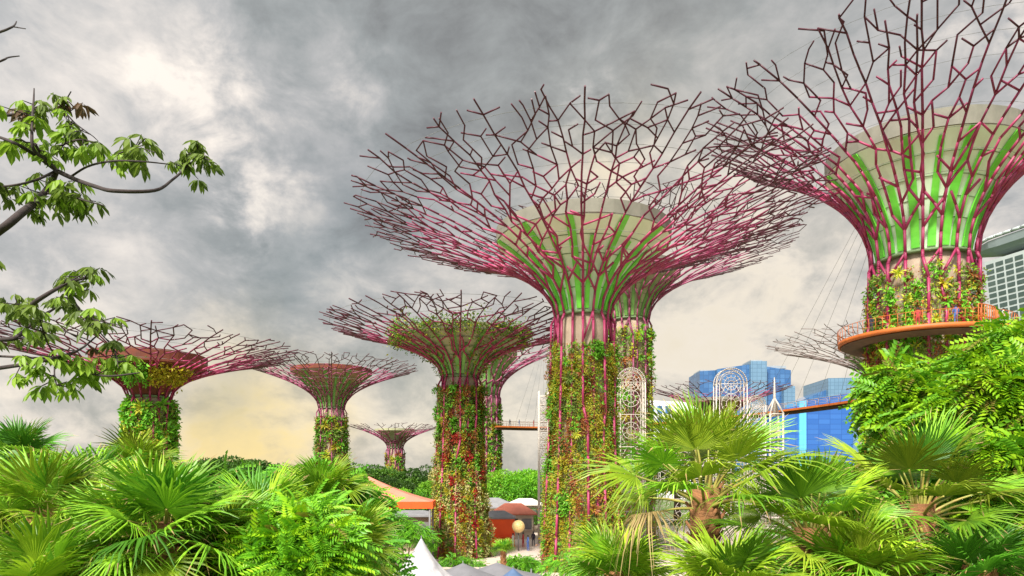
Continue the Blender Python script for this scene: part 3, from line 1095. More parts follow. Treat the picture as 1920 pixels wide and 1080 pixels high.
# ------------------------------------------------------------------ distant buildings
G1 = glassmat('blue_glass', (0.03, 0.095, 0.24), (0.06, 0.155, 0.33), 4.5, 4.0, (0.03, 0.085, 0.2))
G2 = glassmat('deep_blue_glass', (0.02, 0.095, 0.34), (0.034, 0.13, 0.41), 9.0, 4.0, (0.018, 0.08, 0.29))
G3 = glassmat('cyan_glass', (0.10, 0.42, 0.68), (0.11, 0.44, 0.70), 6.4, 4.0, (0.09, 0.38, 0.63))
G4 = glassmat('grey_blue_glass', (0.11, 0.20, 0.30), (0.13, 0.23, 0.34), 4.0, 3.6, (0.08, 0.15, 0.23))


def slab(mb_poly_px, Y, dep, top, name, m, parent, base=0.0):
    """a block between photo columns x0..x1 at distance Y; top = photo rows of its roof corners left/right"""
    (x0, x1), (ya, yb) = mb_poly_px, top
    a, b = W(x0, ya, Y), W(x1, yb, Y)
    L = np.asarray(parent.location)
    poly = [(a[0] - L[0], 0), (b[0] - L[0], 0), (b[0] - L[0], dep), (a[0] - L[0], dep)]
    mb = MB().prism(poly, base, [a[2], b[2], b[2], a[2]])
    o = mb.build(name, m, parent)
    o.location = (0, Y - L[1], 0)
    return o


t1 = thing('glass_tower', 'stepped cluster of blue glass office towers left of the skyway', 'office tower', (W(1400, 900, 640)[0], 640, 0))
slab((1312, 1347), 650, 40, (696, 694), 'west_block', G1, t1)
slab((1345, 1412), 641, 44, (692, 682), 'main_block', G1, t1)
slab((1408, 1438), 636, 40, (677, 677), 'core_block', G4, t1)
slab((1434, 1483), 644, 40, (687, 694), 'east_block', G1, t1)
slab((1470, 1491), 638, 30, (722, 724), 'step_block', G4, t1)
for (x0, x1, y0, Yd) in ((1312, 1347, 696, 650), (1408, 1438, 677, 636), (1434, 1483, 688, 644)):
    a, b = W(x0, y0, Yd), W(x1, y0, Yd)
    L = np.asarray(t1.location)
    MB().box(((a[0] + b[0]) / 2 - L[0], Yd - L[1] + 18, a[2] + 0.8), (b[0] - a[0] - 4, 24, 2.5)).build('roof_plant', mat('roof_grey', (0.30, 0.33, 0.36), (0.22, 0.25, 0.28), 0.1), t1)
t2 = thing('glass_tower', 'bright blue glass wall with a pale cyan stripe below the skyway', 'office tower', (W(1535, 900, 560)[0], 560, 0))
slab((1462, 1499), 560, 30, (768, 760), 'left_wall', G2, t2)
slab((1499, 1512), 558.5, 30, (752, 750), 'cyan_stripe', G3, t2)
slab((1512, 1600), 560, 30, (752, 735), 'right_wall', G2, t2)
t3 = thing('glass_tower', 'square grey blue glass tower beyond the skyway at the right', 'office tower', (W(1580, 900, 700)[0], 700, 0))
slab((1553, 1609), 700, 60, (709, 708), 'tower_block', G4, t3)
slab((1500, 1556), 705, 50, (752, 728), 'sloping_block', G1, t3)
t4 = thing('low_building', 'white low building with blue windows, just right of the vine covered trunk', 'building', (W(1235, 900, 300)[0], 300, 0))
slab((1205, 1330), 300, 20, (750, 756), 'wall', mat('white_wall', (0.72, 0.72, 0.72), (0.62, 0.62, 0.64), 0.2), t4)
for px, py in ((1222, 768), (1237, 768), (1252, 768), (1222, 790), (1237, 790)):
    p = W(px, py, 299.8)
    L = np.asarray(t4.location)
    MB().box((p[0] - L[0], p[1] - L[1], p[2]), (2.1, 0.3, 3.2)).build('window', G1, t4)

# hotel with a boat shaped roof deck at the right edge
M_HOTEL = mat('hotel_concrete', (0.46, 0.50, 0.50), (0.38, 0.42, 0.42), 0.05, 0.7)
M_HOTELGLASS = mat('hotel_glazing', (0.05, 0.075, 0.07), (0.08, 0.11, 0.10), 0.1, 0.25)
M_HULL = mat('roof_deck_shell', (0.26, 0.30, 0.31), (0.20, 0.24, 0.25), 0.02, 0.45)
ht = thing('hotel_tower', 'leaning grey hotel tower with a boat shaped roof deck at the right edge', 'hotel', (W(1900, 900, 560)[0], 560, 0))
HL = np.asarray(ht.location)
A0, A1 = W(1846, 492, 600), W(2090, 405, 505)
B0, B1 = W(1905, 900, 600), W(2120, 900, 505)
for q in (A0, A1, B0, B1):
    q -= HL
B0[2] = B1[2] = 0
A1[2] = A0[2]
nrmv = unit(np.cross(A1 - A0, np.array([0, 0, 1.0])))


def facept(u, v, off=0.0):
    lo = B0 + (B1 - B0) * u
    hi = A0 + (A1 - A0) * u
    k = v ** 0.8
    return lo + (hi - lo) * np.array([k, k, v]) + nrmv * off


hb = MB()
nv = 14
V = []
for j in range(nv + 1):
    v = j / nv
    for (u, off) in ((0, 0), (1, 0), (1, -30), (0, -30)):
        V.append(facept(u, v, off))
fl = []
for j in range(nv):
    for k in range(4):
        fl.append((j * 4 + k, j * 4 + (k + 1) % 4, j * 4 + 4 + (k + 1) % 4, j * 4 + 4 + k))
fl.append((nv * 4, nv * 4 + 1, nv * 4 + 2, nv * 4 + 3))
hb.add(V, fl).build('wall', M_HOTEL, ht)
gl = 0
for j in range(18):
    for i in range(5):
        u0, u1 = i / 12 + 0.012, (i + 1) / 12 - 0.006
        v1 = 0.985 - j * 0.0255
        v0 = v1 - 0.0165
        pts = [facept(u0, v0, .25), facept(u1, v0, .25), facept(u1, v1, .25), facept(u0, v1, .25)]
        ptb = [facept(u0, v0, -.4), facept(u1, v0, -.4), facept(u1, v1, -.4), facept(u0, v1, -.4)]
        MB().add(pts + ptb, [(0, 1, 2, 3), (0, 4, 5, 1), (1, 5, 6, 2), (2, 6, 7, 3), (3, 7, 4, 0)]).build('window', M_HOTELGLASS, ht)
# roof deck: long shallow hull along the tower tops, its bow pointing left
axis = unit((A1 - A0) * np.array([1, 1, 0]))
bow = A0 - axis * 16 + np.array([0, 0, 3])
hull = MB()
sec = []
ks = np.linspace(0, 1, 24)
for k in ks:
    c = bow + axis * (170 * k) + (-nrmv) * 12
    wd = 17 * min(1, (k * 7 + 0.02)) ** 0.55
    ring_ = []
    for a in np.linspace(0, math.pi, 9):
        ring_.append(c + nrmv * (math.cos(a) * wd) + np.array([0, 0, 12 - 12 * math.sin(a) ** 0.7 * (0.45 + .55 * min(1, k * 6))]))
    sec.append(ring_)
V = np.array(sec).reshape(-1, 3)
fl = []
for j in range(len(ks) - 1):
    for k in range(8):
        fl.append((j * 9 + k, j * 9 + k + 1, j * 9 + 10 + k, j * 9 + 9 + k))
    fl.append((j * 9, j * 9 + 9, j * 9 + 17, j * 9 + 8))
hull.add(V, fl, 0, False)
hull.build('roof_deck', M_HULL, ht)
par = MB()
e = np.array([q[0] for q in sec]) + nrmv * 0.3
par.segs(e[:-1] + (0, 0, 2.2), e[1:] + (0, 0, 2.2), 1.4, 1.4, 6)
par.build('deck_parapet', M_HOTEL, ht)

# ------------------------------------------------------------------ white filigree light arches
M_WHITE = mat('white_filigree', (0.62, 0.56, 0.50), (0.50, 0.45, 0.40), 1.5, 0.6)


TH = 0.5


def circle(mb, cx, cz, r, th, n=20, y=0.0, a0=0, a1=2 * math.pi):
    t = np.linspace(a0, a1, n + 1)
    P = np.stack([cx + r * np.cos(t), np.full(n + 1, y), cz + r * np.sin(t)], 1)
    mb.segs(P[:-1], P[1:], th * TH, th * TH, 5)


def bar(mb, a, b, th):
    mb.segs([(a[0], a[2] if len(a) > 2 else 0, a[1])], [(b[0], b[2] if len(b) > 2 else 0, b[1])], th * TH, th * TH, 5)


def arch(label, x0, x1, ytop, Y, rows, depth=1.2, rosette=False, name='light_arch'):
    w = (x1 - x0) / F * Y
    h = ZC + (YH - ytop) / F * Y
    root = thing(name, label, 'light arch', (((x0 + x1) / 2 - CX) / F * Y, Y, 0), 0, 'white filigree light structures')
    fr_ = MB()
    r = w / 2
    for y in (0, depth):
        for s in (-1, 1):
            bar(fr_, (s * r, 0, y), (s * r, h - r, y), 0.16)
            bar(fr_, (s * r * 0.78, 0, y), (s * r * 0.78, h - r, y), 0.09)
        circle(fr_, 0, h - r, r, 0.16, 24, y, 0, math.pi)
        circle(fr_, 0, h - r, r * 0.78, 0.10, 24, y, 0, math.pi)
    for z in np.arange(0.5, h - r, 2.0):
        for s in (-1, 1):
            fr_.segs([(s * r, 0, z)], [(s * r, depth, z)], 0.08, 0.08, 4)
    fr_.build('frame', M_WHITE, root)
    st = (h - r) / rows
    for j in range(rows):
        p = MB()
        z0, z1 = j * st, (j + 1) * st
        zc_ = (z0 + z1) / 2
        bar(p, (-r, z1, .3), (r, z1, .3), 0.10)
        rq = min(r * 0.62, st * 0.42)
        circle(p, 0, zc_, rq, 0.09, 16, .3)
        circle(p, 0, zc_, rq * 0.5, 0.08, 12, .3)
        bar(p, (0, z0, .3), (0, z1, .3), 0.08)
        for k in range(8):
            a = k * math.pi / 4 + .39
            bar(p, (rq * .5 * math.cos(a), zc_ + rq * .5 * math.sin(a), .3), (rq * math.cos(a), zc_ + rq * math.sin(a), .3), 0.06)
        for s in (-1, 1):
            for t in (-1, 1):
                circle(p, s * r * .62, zc_ + t * st * .36, r * .17, 0.06, 10, .3)
                bar(p, (s * r * .78, zc_ + t * st * .12, .3), (s * r * .3, zc_ + t * st * .48, .3), 0.06)
        for k in np.linspace(0.1, 0.9, 6):
            for s in (-1, 1):
                bar(p, (s * r * .78, z0 + st * k, .1), (s * r, z0 + st * k + st * .06, .1), 0.05)
        p.build('tracery_panel', M_WHITE, root)
    p = MB()
    c = h - r
    for q in (0.66, 0.42, 0.2):
        circle(p, 0, c, r * q, 0.09, 20, .3)
    for k in range(12):
        a = k * math.pi / 6
        bar(p, (r * .2 * math.cos(a), c + r * .2 * math.sin(a), .3), (r * .66 * math.cos(a), c + r * .66 * math.sin(a), .3), 0.07)
        if math.sin(a) > -0.2:
            circle(p, r * .88 * math.cos(a), c + r * .88 * math.sin(a), r * 0.09, 0.05, 8, .3)
    p.build('rosette', M_WHITE, root)
    return root


arch('white filigree arch tower leaning close on the right of the middle trunk', 1158, 1210, 690, 89, 5)
arch('white filigree arch with a round rosette top before the blue towers', 1343, 1401, 690, 93, 4)
arch('broad white filigree arch behind the right palm crown, lower than its rosette neighbour', 1225, 1342, 800, 94, 4)
arch('narrow white filigree arch between the rosette arch and the spire', 1402, 1436, 742, 92.5, 6)


def spire(label, xc, wpx, ytop, Y, seed, mast=True):
    w = wpx / F * Y
    h = ZC + (YH - ytop) / F * Y
    root = thing('light_spire', label, 'light spire', ((xc - CX) / F * Y, Y, 0), 0, 'white filigree light structures')
    m = MB()
    hb_ = h * (0.78 if mast else 1.0)
    for sx in (-1, 1):
        for sy in (-1, 1):
            m.segs([(sx * w / 2, sy * w / 2, 0)], [(sx * w / 2, sy * w / 2, hb_)], 0.15, 0.13, 5)
    for z in np.arange(1.0, hb_, 1.1):
        for s in (-1, 1):
            m.segs([(-w / 2, s * w / 2, z), (s * w / 2, -w / 2, z)], [(w / 2, s * w / 2, z), (s * w / 2, w / 2, z)], 0.07, 0.07, 4)
    m.build('frame', M_WHITE, root)
    p = MB()
    for k, z in enumerate(np.arange(1.5, hb_ - 1, 1.1)):
        for s in (-1, 1):
            circle(p, 0, z, w * 0.28, 0.06, 10, s * w / 2)
            bar(p, (-w / 2, z - .5, s * w / 2), (w / 2, z + .5, s * w / 2), 0.05)
            bar(p, (w / 2, z - .5, s * w / 2), (-w / 2, z + .5, s * w / 2), 0.05)
    p.build('tracery_panel', M_WHITE, root)
    if mast:
        q = MB()
        q.segs([(0, 0, hb_ - .2)], [(0, 0, h)], 0.28, 0.06, 6)
        for sx in (-1, 1):
            for sy in (-1, 1):
                q.segs([(sx * w / 2, sy * w / 2, hb_)], [(0, 0, hb_ + (h - hb_) * .45)], 0.13, 0.1, 5)
        q.build('pinnacle', M_WHITE, root)
    return root


spire('tall white filigree spire with a pointed mast in front of the blue glass', 1452, 24, 708, 91, 3)
spire('slim pale filigree column close on the left of the middle mossy trunk', 1019, 17, 735, 90, 5, mast=False)

# ------------------------------------------------------------------ plaza kiosks and tents
M_TENTO = mat('salmon_tent_fabric', (0.52, 0.19, 0.13), (0.44, 0.15, 0.10), 0.7, 0.8)
M_TRIM = mat('orange_trim', (0.80, 0.09, 0.01), (0.68, 0.07, 0.01), 0.8, 0.6)
M_POST = mat('post_metal', (0.16, 0.15, 0.15), (0.11, 0.11, 0.11), 2, 0.5)
M_GREYROOF = mat('grey_roof', (0.22, 0.22, 0.23), (0.15, 0.15, 0.16), 0.8, 0.8)
M_REDROOF = mat('red_brown_roof', (0.34, 0.10, 0.06), (0.24, 0.07, 0.045), 0.8, 0.8)
M_CREAM = mat('cream_render', (0.52, 0.44, 0.34), (0.42, 0.35, 0.27), 0.8, 0.85)
M_TENT = mat('grey_white_tent', (0.50, 0.48, 0.49), (0.26, 0.25, 0.27), 0.9, 0.6, stretch=(3, 3, .4))
M_GREYTENT = mat('grey_tent', (0.17, 0.165, 0.18), (0.12, 0.12, 0.13), 0.9, 0.7)
M_BLUETENT = mat('dark_blue_tent', (0.08, 0.13, 0.24), (0.05, 0.09, 0.17), 0.9, 0.7)

pav = thing('pavilion', 'salmon tented pavilion roof with bright orange trim beside the flowering trunk', 'pavilion', W(722, 1060, 66) * np.array([1, 1, 0]))
L0 = W(722, 1060, 66)
zE = ZC + (YH - 940) / F * 66
zA = ZC + (YH - 893) / F * 66
corners = [(-3.6, -3.0), (4.6, -2.0), (4.2, 4.2), (-3.6, 4.0)]
rfm = MB()
ap = (-1.6, 0.4, zA)
V = [(x, y, zE) for x, y in corners] + [ap]
rows = []
for i in range(4):
    a, b = np.array(V[i]), np.array(V[(i + 1) % 4])
    c = np.array(ap)
    g = []
    for u in np.linspace(0, 1, 7):
        e_ = a + (b - a) * u
        for k in np.linspace(0, 1, 7):
            q = e_ + (c - e_) * k
            q[2] -= 0.35 * math.sin(math.pi * k) * (0.6 + .4 * math.sin(math.pi * u))
            g.append(q)
    fq = []
    for u in range(6):
        for k in range(6):
            fq.append((u * 7 + k, (u + 1) * 7 + k, (u + 1) * 7 + k + 1, u * 7 + k + 1))
    rfm.add(g, fq, 0, True)
rfm.build('roof', M_TENTO, pav)
tr = MB()
for i in range(4):
    a, b = np.array(corners[i]), np.array(corners[(i + 1) % 4])
    c = (a + b) / 2
    d = b - a
    tr.box((c[0], c[1], zE - 0.28), (np.linalg.norm(d) + .1, 0.12, 0.62), math.atan2(d[1], d[0]))
tr.build('trim', M_TRIM, pav)
for x, y in corners:
    MB().segs([(x * .95, y * .95, 0)], [(x * .95, y * .95, zE)], 0.1, 0.1, 8).build('post', M_POST, pav)


def kiosk(label, px, Y, w, d, h, wallm, roofm, roof_h=1.0, over=0.5, panels=3, cat='kiosk', rz=0.0):
    root = thing('kiosk', label, cat, ((px - CX) / F * Y, Y, 0.02), rz)
    MB().box((0, 0, h / 2), (w, d, h)).build('wall', wallm, root)
    m = MB()
    a, b = w / 2 + over, d / 2 + over
    m.add([(-a, -b, h + .02), (a, -b, h + .02), (a, b, h + .02), (-a, b, h + .02), (-a * .35, 0, h + roof_h), (a * .35, 0, h + roof_h),
           (-a, -b, h - .16), (a, -b, h - .16), (a, b, h - .16), (-a, b, h - .16)],
          [(0, 1, 5, 4), (2, 3, 4, 5), (6, 7, 1, 0), (7, 8, 2, 1), (8, 9, 3, 2), (9, 6, 0, 3)])
    m.add([(a, -b, h + .02), (a, b, h + .02), (a * .35, 0, h + roof_h)], [(0, 1, 2)])
    m.add([(-a, b, h + .02), (-a, -b, h + .02), (-a * .35, 0, h + roof_h)], [(0, 1, 2)])
    m.build('roof', roofm, root)
    for i in range(panels):
        x = -w / 2 + w * (i + .5) / panels
        MB().box((x, -d / 2 - 0.02, h * 0.60), (w / panels * .72, 0.08, h * 0.42)).build('hatch', M_DARK if i % 2 else M_POST, root)
    MB().box((0, -d / 2 - 0.2, h * 0.36), (w * .96, 0.42, 0.10)).build('counter', wallm, root)
    return root


kiosk('bright orange market stall with grey roof on the plaza right of the flowering trunk', 934, 86, 4.0, 3.2, 3.5, M_TRIM, M_GREYROOF, 0.8, 0.12, 0)
kiosk('red roofed stall behind the orange one on the plaza', 962, 98, 5.5, 3.5, 3.4, M_CREAM, M_REDROOF, 1.4)
kiosk('low grey roofed pavilion beyond the stalls, near the far vine trunk', 915, 112, 8, 5, 3.8, M_CREAM, M_GREYROOF, 1.4, 0.9)
kiosk('white roofed stall under the bright trees at the plaza edge', 985, 112, 5, 4, 4.2, M_CREAM, M_WHITE, 0.9)
kiosk('brown kiosk with flat grey roof left of the flowering trunk', 776, 82, 5.5, 4, 4.0, mat('brown_render', (0.24, 0.17, 0.12), (0.17, 0.12, 0.09), .8), M_GREYROOF, 0.5)

gl_ = thing('globe_lantern', 'large pale yellow globe lantern on a post beside the orange stall', 'lantern', ((972 - CX) / F * 80, 80, 0.02))
MB().segs([(0, 0, 0)], [(0, 0, 2.2)], 0.07, 0.06, 8).build('post', M_POST, gl_)
t = np.linspace(-math.pi / 2, math.pi / 2, 15)
MB().lathe([(0.72 * math.cos(a), 2.75 + 0.72 * math.sin(a)) for a in t], 24).build('globe', mat('globe_yellow', (0.88, 0.66, 0.30), (0.80, 0.58, 0.24), 2, 0.4), gl_)


def tent(label, px, ytip, Y, rad_, slope, m, sharp=2.6, n=10, base=2.3):
    z = ZC + (YH - ytip) / F * Y
    root = thing('peaked_tent', label, 'tent', ((px - CX) / F * Y, Y, 0))
    prof = []
    for k in np.linspace(0, 1, 14):
        prof.append((rad_ * k + 0.03, z - (z - base) * (1 - (1 - k) ** sharp)))
    mb = MB()
    # scalloped cloth between the ridges
    nA = n * 6
    V, fl = [], []
    for (r_, z_) in prof:
        for i in range(nA):
            a = 2 * math.pi * i / nA
            q = 1 - 0.10 * abs(math.sin(a * n / 2)) ** 0.8 * min(1, r_ / rad_ * 1.5)
            V.append((r_ * q * math.cos(a), r_ * q * math.sin(a), z_))
    for j in range(len(prof) - 1):
        for i in range(nA):
            k = (i + 1) % nA
            fl.append((j * nA + i, (j + 1) * nA + i, (j + 1) * nA + k, j * nA + k))
    mb.add(V, fl, 0, True).build('canopy', m, root)
    MB().segs([(0, 0, z - .3)], [(0, 0, z + 0.12)], 0.05, 0.02, 6).build('finial', M_POST, root)
    for i in range(4):
        a = i * math.pi / 2 + .5
        MB().segs([(rad_ * .88 * math.cos(a), rad_ * .88 * math.sin(a), 0)], [(rad_ * .88 * math.cos(a), rad_ * .88 * math.sin(a), base + .2)], 0.05, 0.05, 6).build('post', M_POST, root)
    return root


tent('white tall peaked tent with a needle tip at the bottom edge, before the flowering trunk', 790, 1010, 30, 2.6, 1, M_TENT, 2.5, 10, 3.6)
tent('grey low tent roof at the foot of the flowering trunk', 868, 1056, 36, 2.6, 1, M_GREYTENT, 1.3, 6, 2.9)
tent('grey wide tent roof right of the flowering trunk foot', 932, 1055, 38, 2.4, 1, M_GREYTENT, 1.3, 6, 2.9)
tent('dark blue small tent roof at the bottom edge below the plaza', 962, 1066, 34, 1.3, 1, M_BLUETENT, 1.4, 6, 3.0)

# ------------------------------------------------------------------ people on the walkways
M_SKIN = mat('skin', (0.46, 0.28, 0.20), (0.42, 0.25, 0.18), 4, 0.6)


def person(label, loc, rz, shirt, trousers):
    root = thing('person', label, 'person', loc, rz, 'visitors on the skyway')
    me = bpy.data.meshes.new('body')
    P = [(0, 0, .95), (0, 0, 1.2), (0, 0, 1.42), (0, 0, 1.52), (0, .02, 1.62), (0, .02, 1.72),
         (.19, 0, 1.40), (.25, .02, 1.14), (.24, .14, .92), (-.19, 0, 1.40), (-.25, 0, 1.14), (-.26, .1, .90),
         (.10, 0, .88), (.11, .06, .48), (.11, 0, .06), (.11, .13, .03), (-.10, 0, .88), (-.11, -.04, .48), (-.11, -.1, .06), (-.11, .03, .03)]
    E = [(0, 1), (1, 2), (2, 3), (3, 4), (4, 5), (2, 6), (6, 7), (7, 8), (2, 9), (9, 10), (10, 11), (0, 12), (12, 13), (13, 14), (14, 15), (0, 16), (16, 17), (17, 18), (18, 19)]
    rad_ = [.15, .14, .16, .06, .10, .085, .07, .05, .035, .07, .05, .035, .095, .065, .045, .035, .095, .065, .045, .035]
    me.from_pydata(P, E, [])
    o = obj('body', me, root)
    me.materials.append(mat('cloth_' + shirt, {'white': (.7, .7, .7), 'dark': (.03, .03, .05), 'blue': (.06, .12, .35), 'red': (.4, .04, .04)}[shirt]))
    o.modifiers.new('skin', 'SKIN')
    for i, r_ in enumerate(rad_):
        me.skin_vertices[0].data[i].radius = (r_, r_ * (.75 if i < 3 else 1))
        me.skin_vertices[0].data[i].use_root = (i == 0)
    o.modifiers.new('sub', 'SUBSURF').levels = 1
    o.modifiers['sub'].render_levels = 1
    t = np.linspace(-math.pi / 2, math.pi / 2, 9)
    MB().lathe([(0.105 * math.cos(a), 1.66 + 0.125 * math.sin(a)) for a in t[5:]] + [(0.11, 1.66), (0.1, 1.60)], 12).build('hair', M_DARK, root)
    return root


a = -1.95
for lab, a, sh in (('person in a blue shirt on the orange walkway ring, nearest its middle', -1.72, 'blue'), ('person in a red shirt on the orange walkway ring, left of its middle', -2.15, 'red'), ('person in white on the orange walkway ring toward its right end', -0.95, 'white'), ('person in dark clothes on the left end of the orange walkway ring', -2.75, 'dark')):
    person(lab, (BX + 7.0 * math.cos(a), 70.4 + 7.0 * math.sin(a), 21.9), a + math.pi / 2, sh, 'dark')
for lab, i, sh in (('person in dark clothes on the far skyway, nearest the far supertree', 3, 'dark'), ('person in blue on the far skyway between two others', 5, 'blue'),
                   ('person in a red shirt on the far skyway, nearest the pale column', 8, 'red')):
    person(lab, (ws[i][0], ws[i][1] - 0.5, 21.96), 2.5 + i, sh, 'dark')

for lab, px, Y, sh in (('person in a red shirt standing right of the globe lantern', 981, 84, 'red'), ('person in white walking on the plaza left of the globe lantern', 962, 83, 'white'),
                       ('person in dark clothes on the plaza beside the pale column', 1000, 86, 'dark'), ('person in blue on the plaza between the globe lantern and the pale column', 990, 80, 'blue')):
    person(lab, ((px - CX) / F * Y, Y, 0.02), px * .7, sh, 'dark')['group'] = 'visitors on the plaza'

# ------------------------------------------------------------------ distant and middle trees
M_BARK = mat('bark', (0.16, 0.11, 0.075), (0.09, 0.06, 0.04), 6, 0.9, bump=0.4, stretch=(1, 1, .3))
TREE_LEAF = {
    'dark': [leafmat('dark_tree_leaf', (0.08, 0.19, 0.02), (0.04, 0.11, 0.012)), leafmat('mid_tree_leaf', (0.13, 0.28, 0.025), (0.08, 0.19, 0.02))],
    'bright': [leafmat('bright_tree_leaf', (0.17, 0.46, 0.02), (0.09, 0.30, 0.015)), leafmat('lime_tree_leaf', (0.28, 0.55, 0.025), (0.16, 0.40, 0.02))],
}


def lobes_leaves(mb, nrg, lobes, n, size, nm=2, tv=LEAF_V, tf=LEAF_F, shell=0.72, down=0.0, mats_by_lobe=True):
    lobes = np.asarray(lobes, float)
    vol = lobes[:, 3] * lobes[:, 4] + lobes[:, 3] * lobes[:, 5]
    idx = nrg.choice(len(lobes), n, p=vol / vol.sum())
    d = unit(nrg.normal(0, 1, (n, 3)))
    rr_ = shell + (1.05 - shell) * nrg.uniform(0, 1, n) ** 0.7
    c, s = lobes[idx, :3], lobes[idx, 3:]
    pos = c + d * s * rr_[:, None]
    keep = np.ones(n, bool)
    for l in lobes:
        q = ((pos - l[:3]) / l[3:])
        keep &= (q ** 2).sum(1) > 0.42
    x = unit(d * 0.8 + nrg.normal(0, .6, (n, 3)) + np.array([0, 0, -down]))
    z = unit(d * 0.5 + nrg.normal(0, .4, (n, 3)) + np.array([0, 0, .8]))
    mi = (idx % nm) if mats_by_lobe else nrg.integers(0, nm, n)
    mi = np.where(nrg.random(n) < .2, nrg.integers(0, nm, n), mi)
    mb.scatter(tv, tf, pos[keep], x[keep], z[keep], size * nrg.uniform(.7, 1.4, n)[keep], mi[keep])


def tree_meshes(seed, kind, flat, n=7000, size=0.42):
    """a unit-ish tree 10 m tall; returns crown mesh and trunk mesh"""
    rng = random.Random(seed)
    nrg = np.random.default_rng(seed)
    lobes, trunk = [], MB()
    trunk.path([(0, 0, 0), (0.1, 0.05, 2.0), (0.0, 0.1, 4.2), (0.15, 0, 6.0)], [0.42, 0.32, 0.26, 0.16], 8)
    for i in range(13):
        a = i * 2.4 + rng.uniform(-.3, .3)
        rr_ = rng.uniform(1.2, 3.6) if i else 0
        z = (7.6 if flat else 6.6) + rng.uniform(-1.0, 1.0) * (0.5 if flat else 1.5) - rr_ * (.12 if flat else .35)
        s = rng.uniform(1.1, 2.0)
        c = (rr_ * math.cos(a), rr_ * math.sin(a), z)
        lobes.append((*c, s * 1.15, s * 1.15, s * (0.55 if flat else 0.8)))
        trunk.path(spline([(0.05, 0, 3.2 + rng.uniform(0, 1.5)), (c[0] * .45, c[1] * .45, z - 1.6), (c[0] * .9, c[1] * .9, z - .1)], 3), np.linspace(.14, .03, 7), 5)
    cb = MB()
    lobes_leaves(cb, nrg, lobes, n, size)
    return cb.mesh('crown', TREE_LEAF[kind]), trunk.mesh('trunk', M_BARK)


TM = {'dark_flat': tree_meshes(5, 'dark', True), 'dark': tree_meshes(6, 'dark', False), 'bright': tree_meshes(7, 'bright', False, 9000, 0.36), 'bright2': tree_meshes(8, 'bright', False, 9000, 0.36)}
ti = 0


def tree(label, px, Y, top_px, kind, wide=1.0, group='trees at the edge of the garden'):
    global ti
    ti += 1
    h = ZC + (YH - top_px) / F * Y
    s = h / 9.0
    o = thing('tree', label, 'tree', ((px - CX) / F * Y, Y, 0), ti * 1.7, group)
    o.scale = (s * wide, s * wide, s)
    obj('crown', TM[kind][0], o)
    obj('trunk', TM[kind][1], o)
    return o


FAR = [(345, 175, 868, 'dark'), (395, 170, 860, 'dark_flat'), (430, 165, 856, 'dark_flat'), (470, 172, 862, 'dark_flat'), (520, 178, 870, 'dark'), (575, 180, 872, 'dark'),
       (665, 175, 868, 'dark'), (700, 170, 872, 'dark_flat'), (770, 168, 880, 'dark'), (800, 172, 872, 'dark'), (730, 150, 893, 'dark')]
whr = ['left of the rust funnelled supertree base', 'tall and flat topped behind the left palms', 'flat topped and highest on the left skyline', 'flat topped with a ragged right edge on the left skyline',
       'low and round on the left skyline', 'just left of the brown funnelled trunk', 'just right of the brown funnelled trunk', 'flat topped, left of the smallest supertree trunk',
       'just right of the smallest supertree trunk', 'touching the left side of the flowering trunk', 'low in front of the smallest supertree trunk']
for (px, Y, tp, k), w_ in zip(FAR, whr):
    tree('dark green distant tree ' + w_, px, Y, tp, k, 1.25)
NEAR = [(955, 128, 868, 'bright', 'bright green tree beside the far vine covered trunk'), (990, 126, 880, 'bright2', 'bright green rounded tree left of the pale column'),
        (1012, 140, 866, 'bright', 'bright green tree rising behind the pale column'), (812, 120, 900, 'bright2', 'bright green small tree behind the salmon pavilion'),
        (740, 122, 905, 'bright', 'mid green tree above the salmon pavilion roof'), (1000, 108, 952, 'dark', 'small dark tree behind the globe lantern'),
        (668, 120, 902, 'bright2', 'green tree behind the left end of the salmon pavilion')]
for px, Y, tp, k, lab in NEAR:
    tree(lab, px, Y, tp, k, 1.0)
for px, Y, tp, k, lab in [(1270, 130, 800, 'dark', 'dark tree behind the broad filigree arch'), (1420, 150, 872, 'dark', 'dark low tree at the foot of the filigree spire'),
                          (1520, 140, 880, 'bright', 'bright low tree below the cyan stripe of the glass wall'), (1580, 135, 868, 'bright2', 'bright low tree below the right end of the glass wall')]:
    tree(lab, px, Y, tp, k, 1.0)

# ------------------------------------------------------------------ fan palms
M_PALM = [leafmat('palm_green', (0.31, 0.58, 0.03), (0.12, 0.32, 0.02), 0.28, 0.42), leafmat('palm_yellow_green', (0.42, 0.60, 0.03), (0.23, 0.41, 0.02), 0.28, 0.42),
          leafmat('palm_dark_green', (0.13, 0.38, 0.025), (0.06, 0.21, 0.015), 0.28, 0.42), leafmat('palm_olive', (0.36, 0.46, 0.03), (0.20, 0.31, 0.02), 0.28, 0.45)]
M_DRY = leafmat('palm_dry', (0.50, 0.38, 0.16), (0.38, 0.24, 0.09), 0.25, 0.7)
M_PETIOLE = mat('petiole', (0.22, 0.30, 0.05), (0.34, 0.24, 0.06), 3, 0.5)
M_PTRUNK = mat('palm_fibre', (0.34, 0.15, 0.06), (0.17, 0.08, 0.035), 9, 0.95, bump=0.8, stretch=(1, 1, 2.5))


